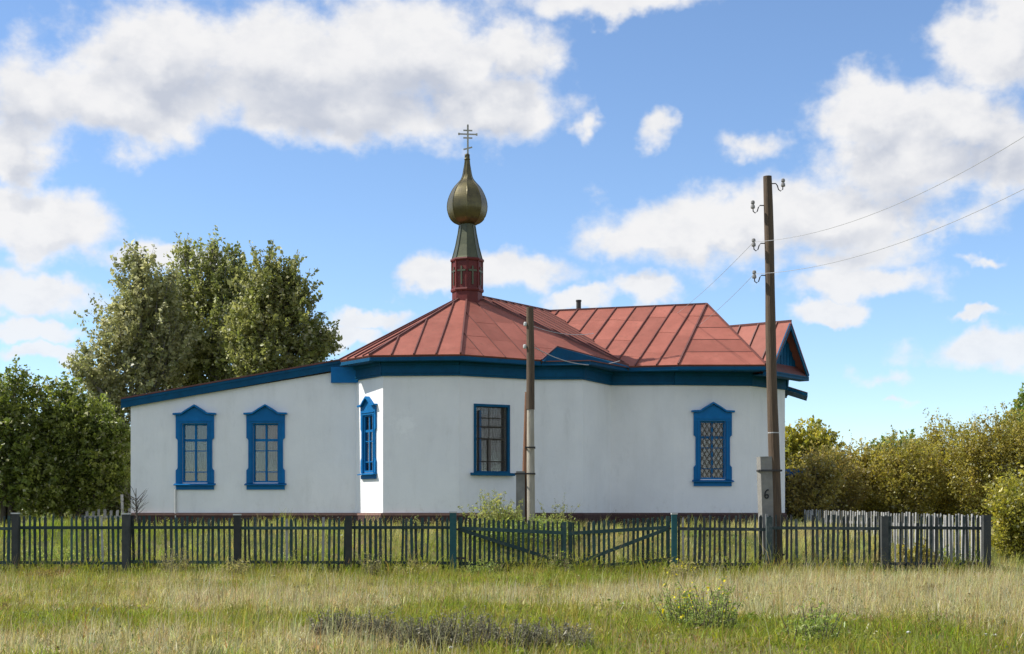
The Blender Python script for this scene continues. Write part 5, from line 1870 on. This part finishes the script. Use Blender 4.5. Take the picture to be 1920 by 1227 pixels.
def herbs():
    r = np.random.default_rng(61)
    Ps, Cs, Ss = [], [], []
    pal = np.array([[.075, .095, .018], [.105, .105, .026], [.060, .070, .030], [.120, .120, .022], [.10, .075, .03]])

    def patchset(cx, cy, rad, hgt, n, c):
        a = r.uniform(0, 2 * PI, n); q = rad * np.sqrt(r.random(n))
        x = cx + q * np.cos(a); y = cy + q * np.sin(a)
        z = ground_z(x, y) + hgt * r.random(n) ** .8 * (1 - .6 * (q / rad) ** 2)
        Ps.append(np.stack([x, y, z], 1)); Cs.append(np.clip(c * r.uniform(.6, 1.4, (n, 1)), 0, 1))
        Ss.append(np.full(n, r.uniform(.022, .05)))
    for i in range(900):                     # over the meadow
        y = math.sqrt(r.uniform(14 ** 2, 34.4 ** 2)); x = r.uniform(-1, 1) * (y * .46 + 1.5)
        patchset(x, y, r.uniform(.08, .5), r.uniform(.05, .20), int(r.integers(14, 60)), pal[r.integers(0, 5)])
    for i in range(620):                     # along the foot of the fence
        x = r.uniform(-15.5, 12.2)
        patchset(x, 34.75 + r.normal() * .40, r.uniform(.10, .36), r.uniform(.12, .28) + .60 * r.random() ** 3, int(r.integers(30, 110)), pal[r.integers(0, 5)] * r.uniform(.55, 1.1))
    for i in range(200):                     # along the foot of the church
        x = r.uniform(-12.5, 9.5)
        yw = 43.3 if x < -4.8 else (41.6 if x < 1 else (42.7 if x < 2.6 else 44.6))
        patchset(x, yw - abs(r.normal()) * .5 - .15, r.uniform(.12, .4), r.uniform(.10, .30) + .3 * r.random() ** 3, int(r.integers(20, 70)), pal[r.integers(0, 4)])
    for i in range(330):                     # in the yard
        y = r.uniform(35.2, 40.5); x = r.uniform(-1, 1) * (y * .42)
        patchset(x, y, r.uniform(.15, .6), r.uniform(.10, .40), int(r.integers(20, 70)), pal[r.integers(0, 4)])
    P = np.concatenate(Ps); C = np.concatenate(Cs); S = np.concatenate(Ss)
    V, T, CC = leaves(P, S, C, r, 0, .55)
    o = tri_mesh('meadow_herbs', V, T, CC, 'leaf')
    o['kind'] = 'stuff'; o['label'] = 'low broad-leaved herbs scattered through the grass and along the fence'; o['category'] = 'herbs'


herbs()


def far_hedge():
    r = np.random.default_rng(62)
    n = 26000
    a = r.uniform(-.62, .62, n)
    d = r.uniform(120, 160, n)
    x = np.sin(a) * d; y = np.cos(a) * d
    top = 2.4 + 2.0 * fbm(a * 30 + 50, a * 0 + 2)
    z = r.random(n) ** .8 * top + ground_z(x, y)
    V, T, C = leaves(np.stack([x, y, z], 1), .55, palette(n, [(.05, .06, .02), (.08, .08, .025), (.035, .045, .015)], r, .3), r, 0, .8)
    o = tri_mesh('distant_hedge', V, T, C, 'leaf')
    o['kind'] = 'stuff'; o['label'] = 'low dark hedge on the horizon beyond the churchyard'; o['category'] = 'hedge'


far_hedge()
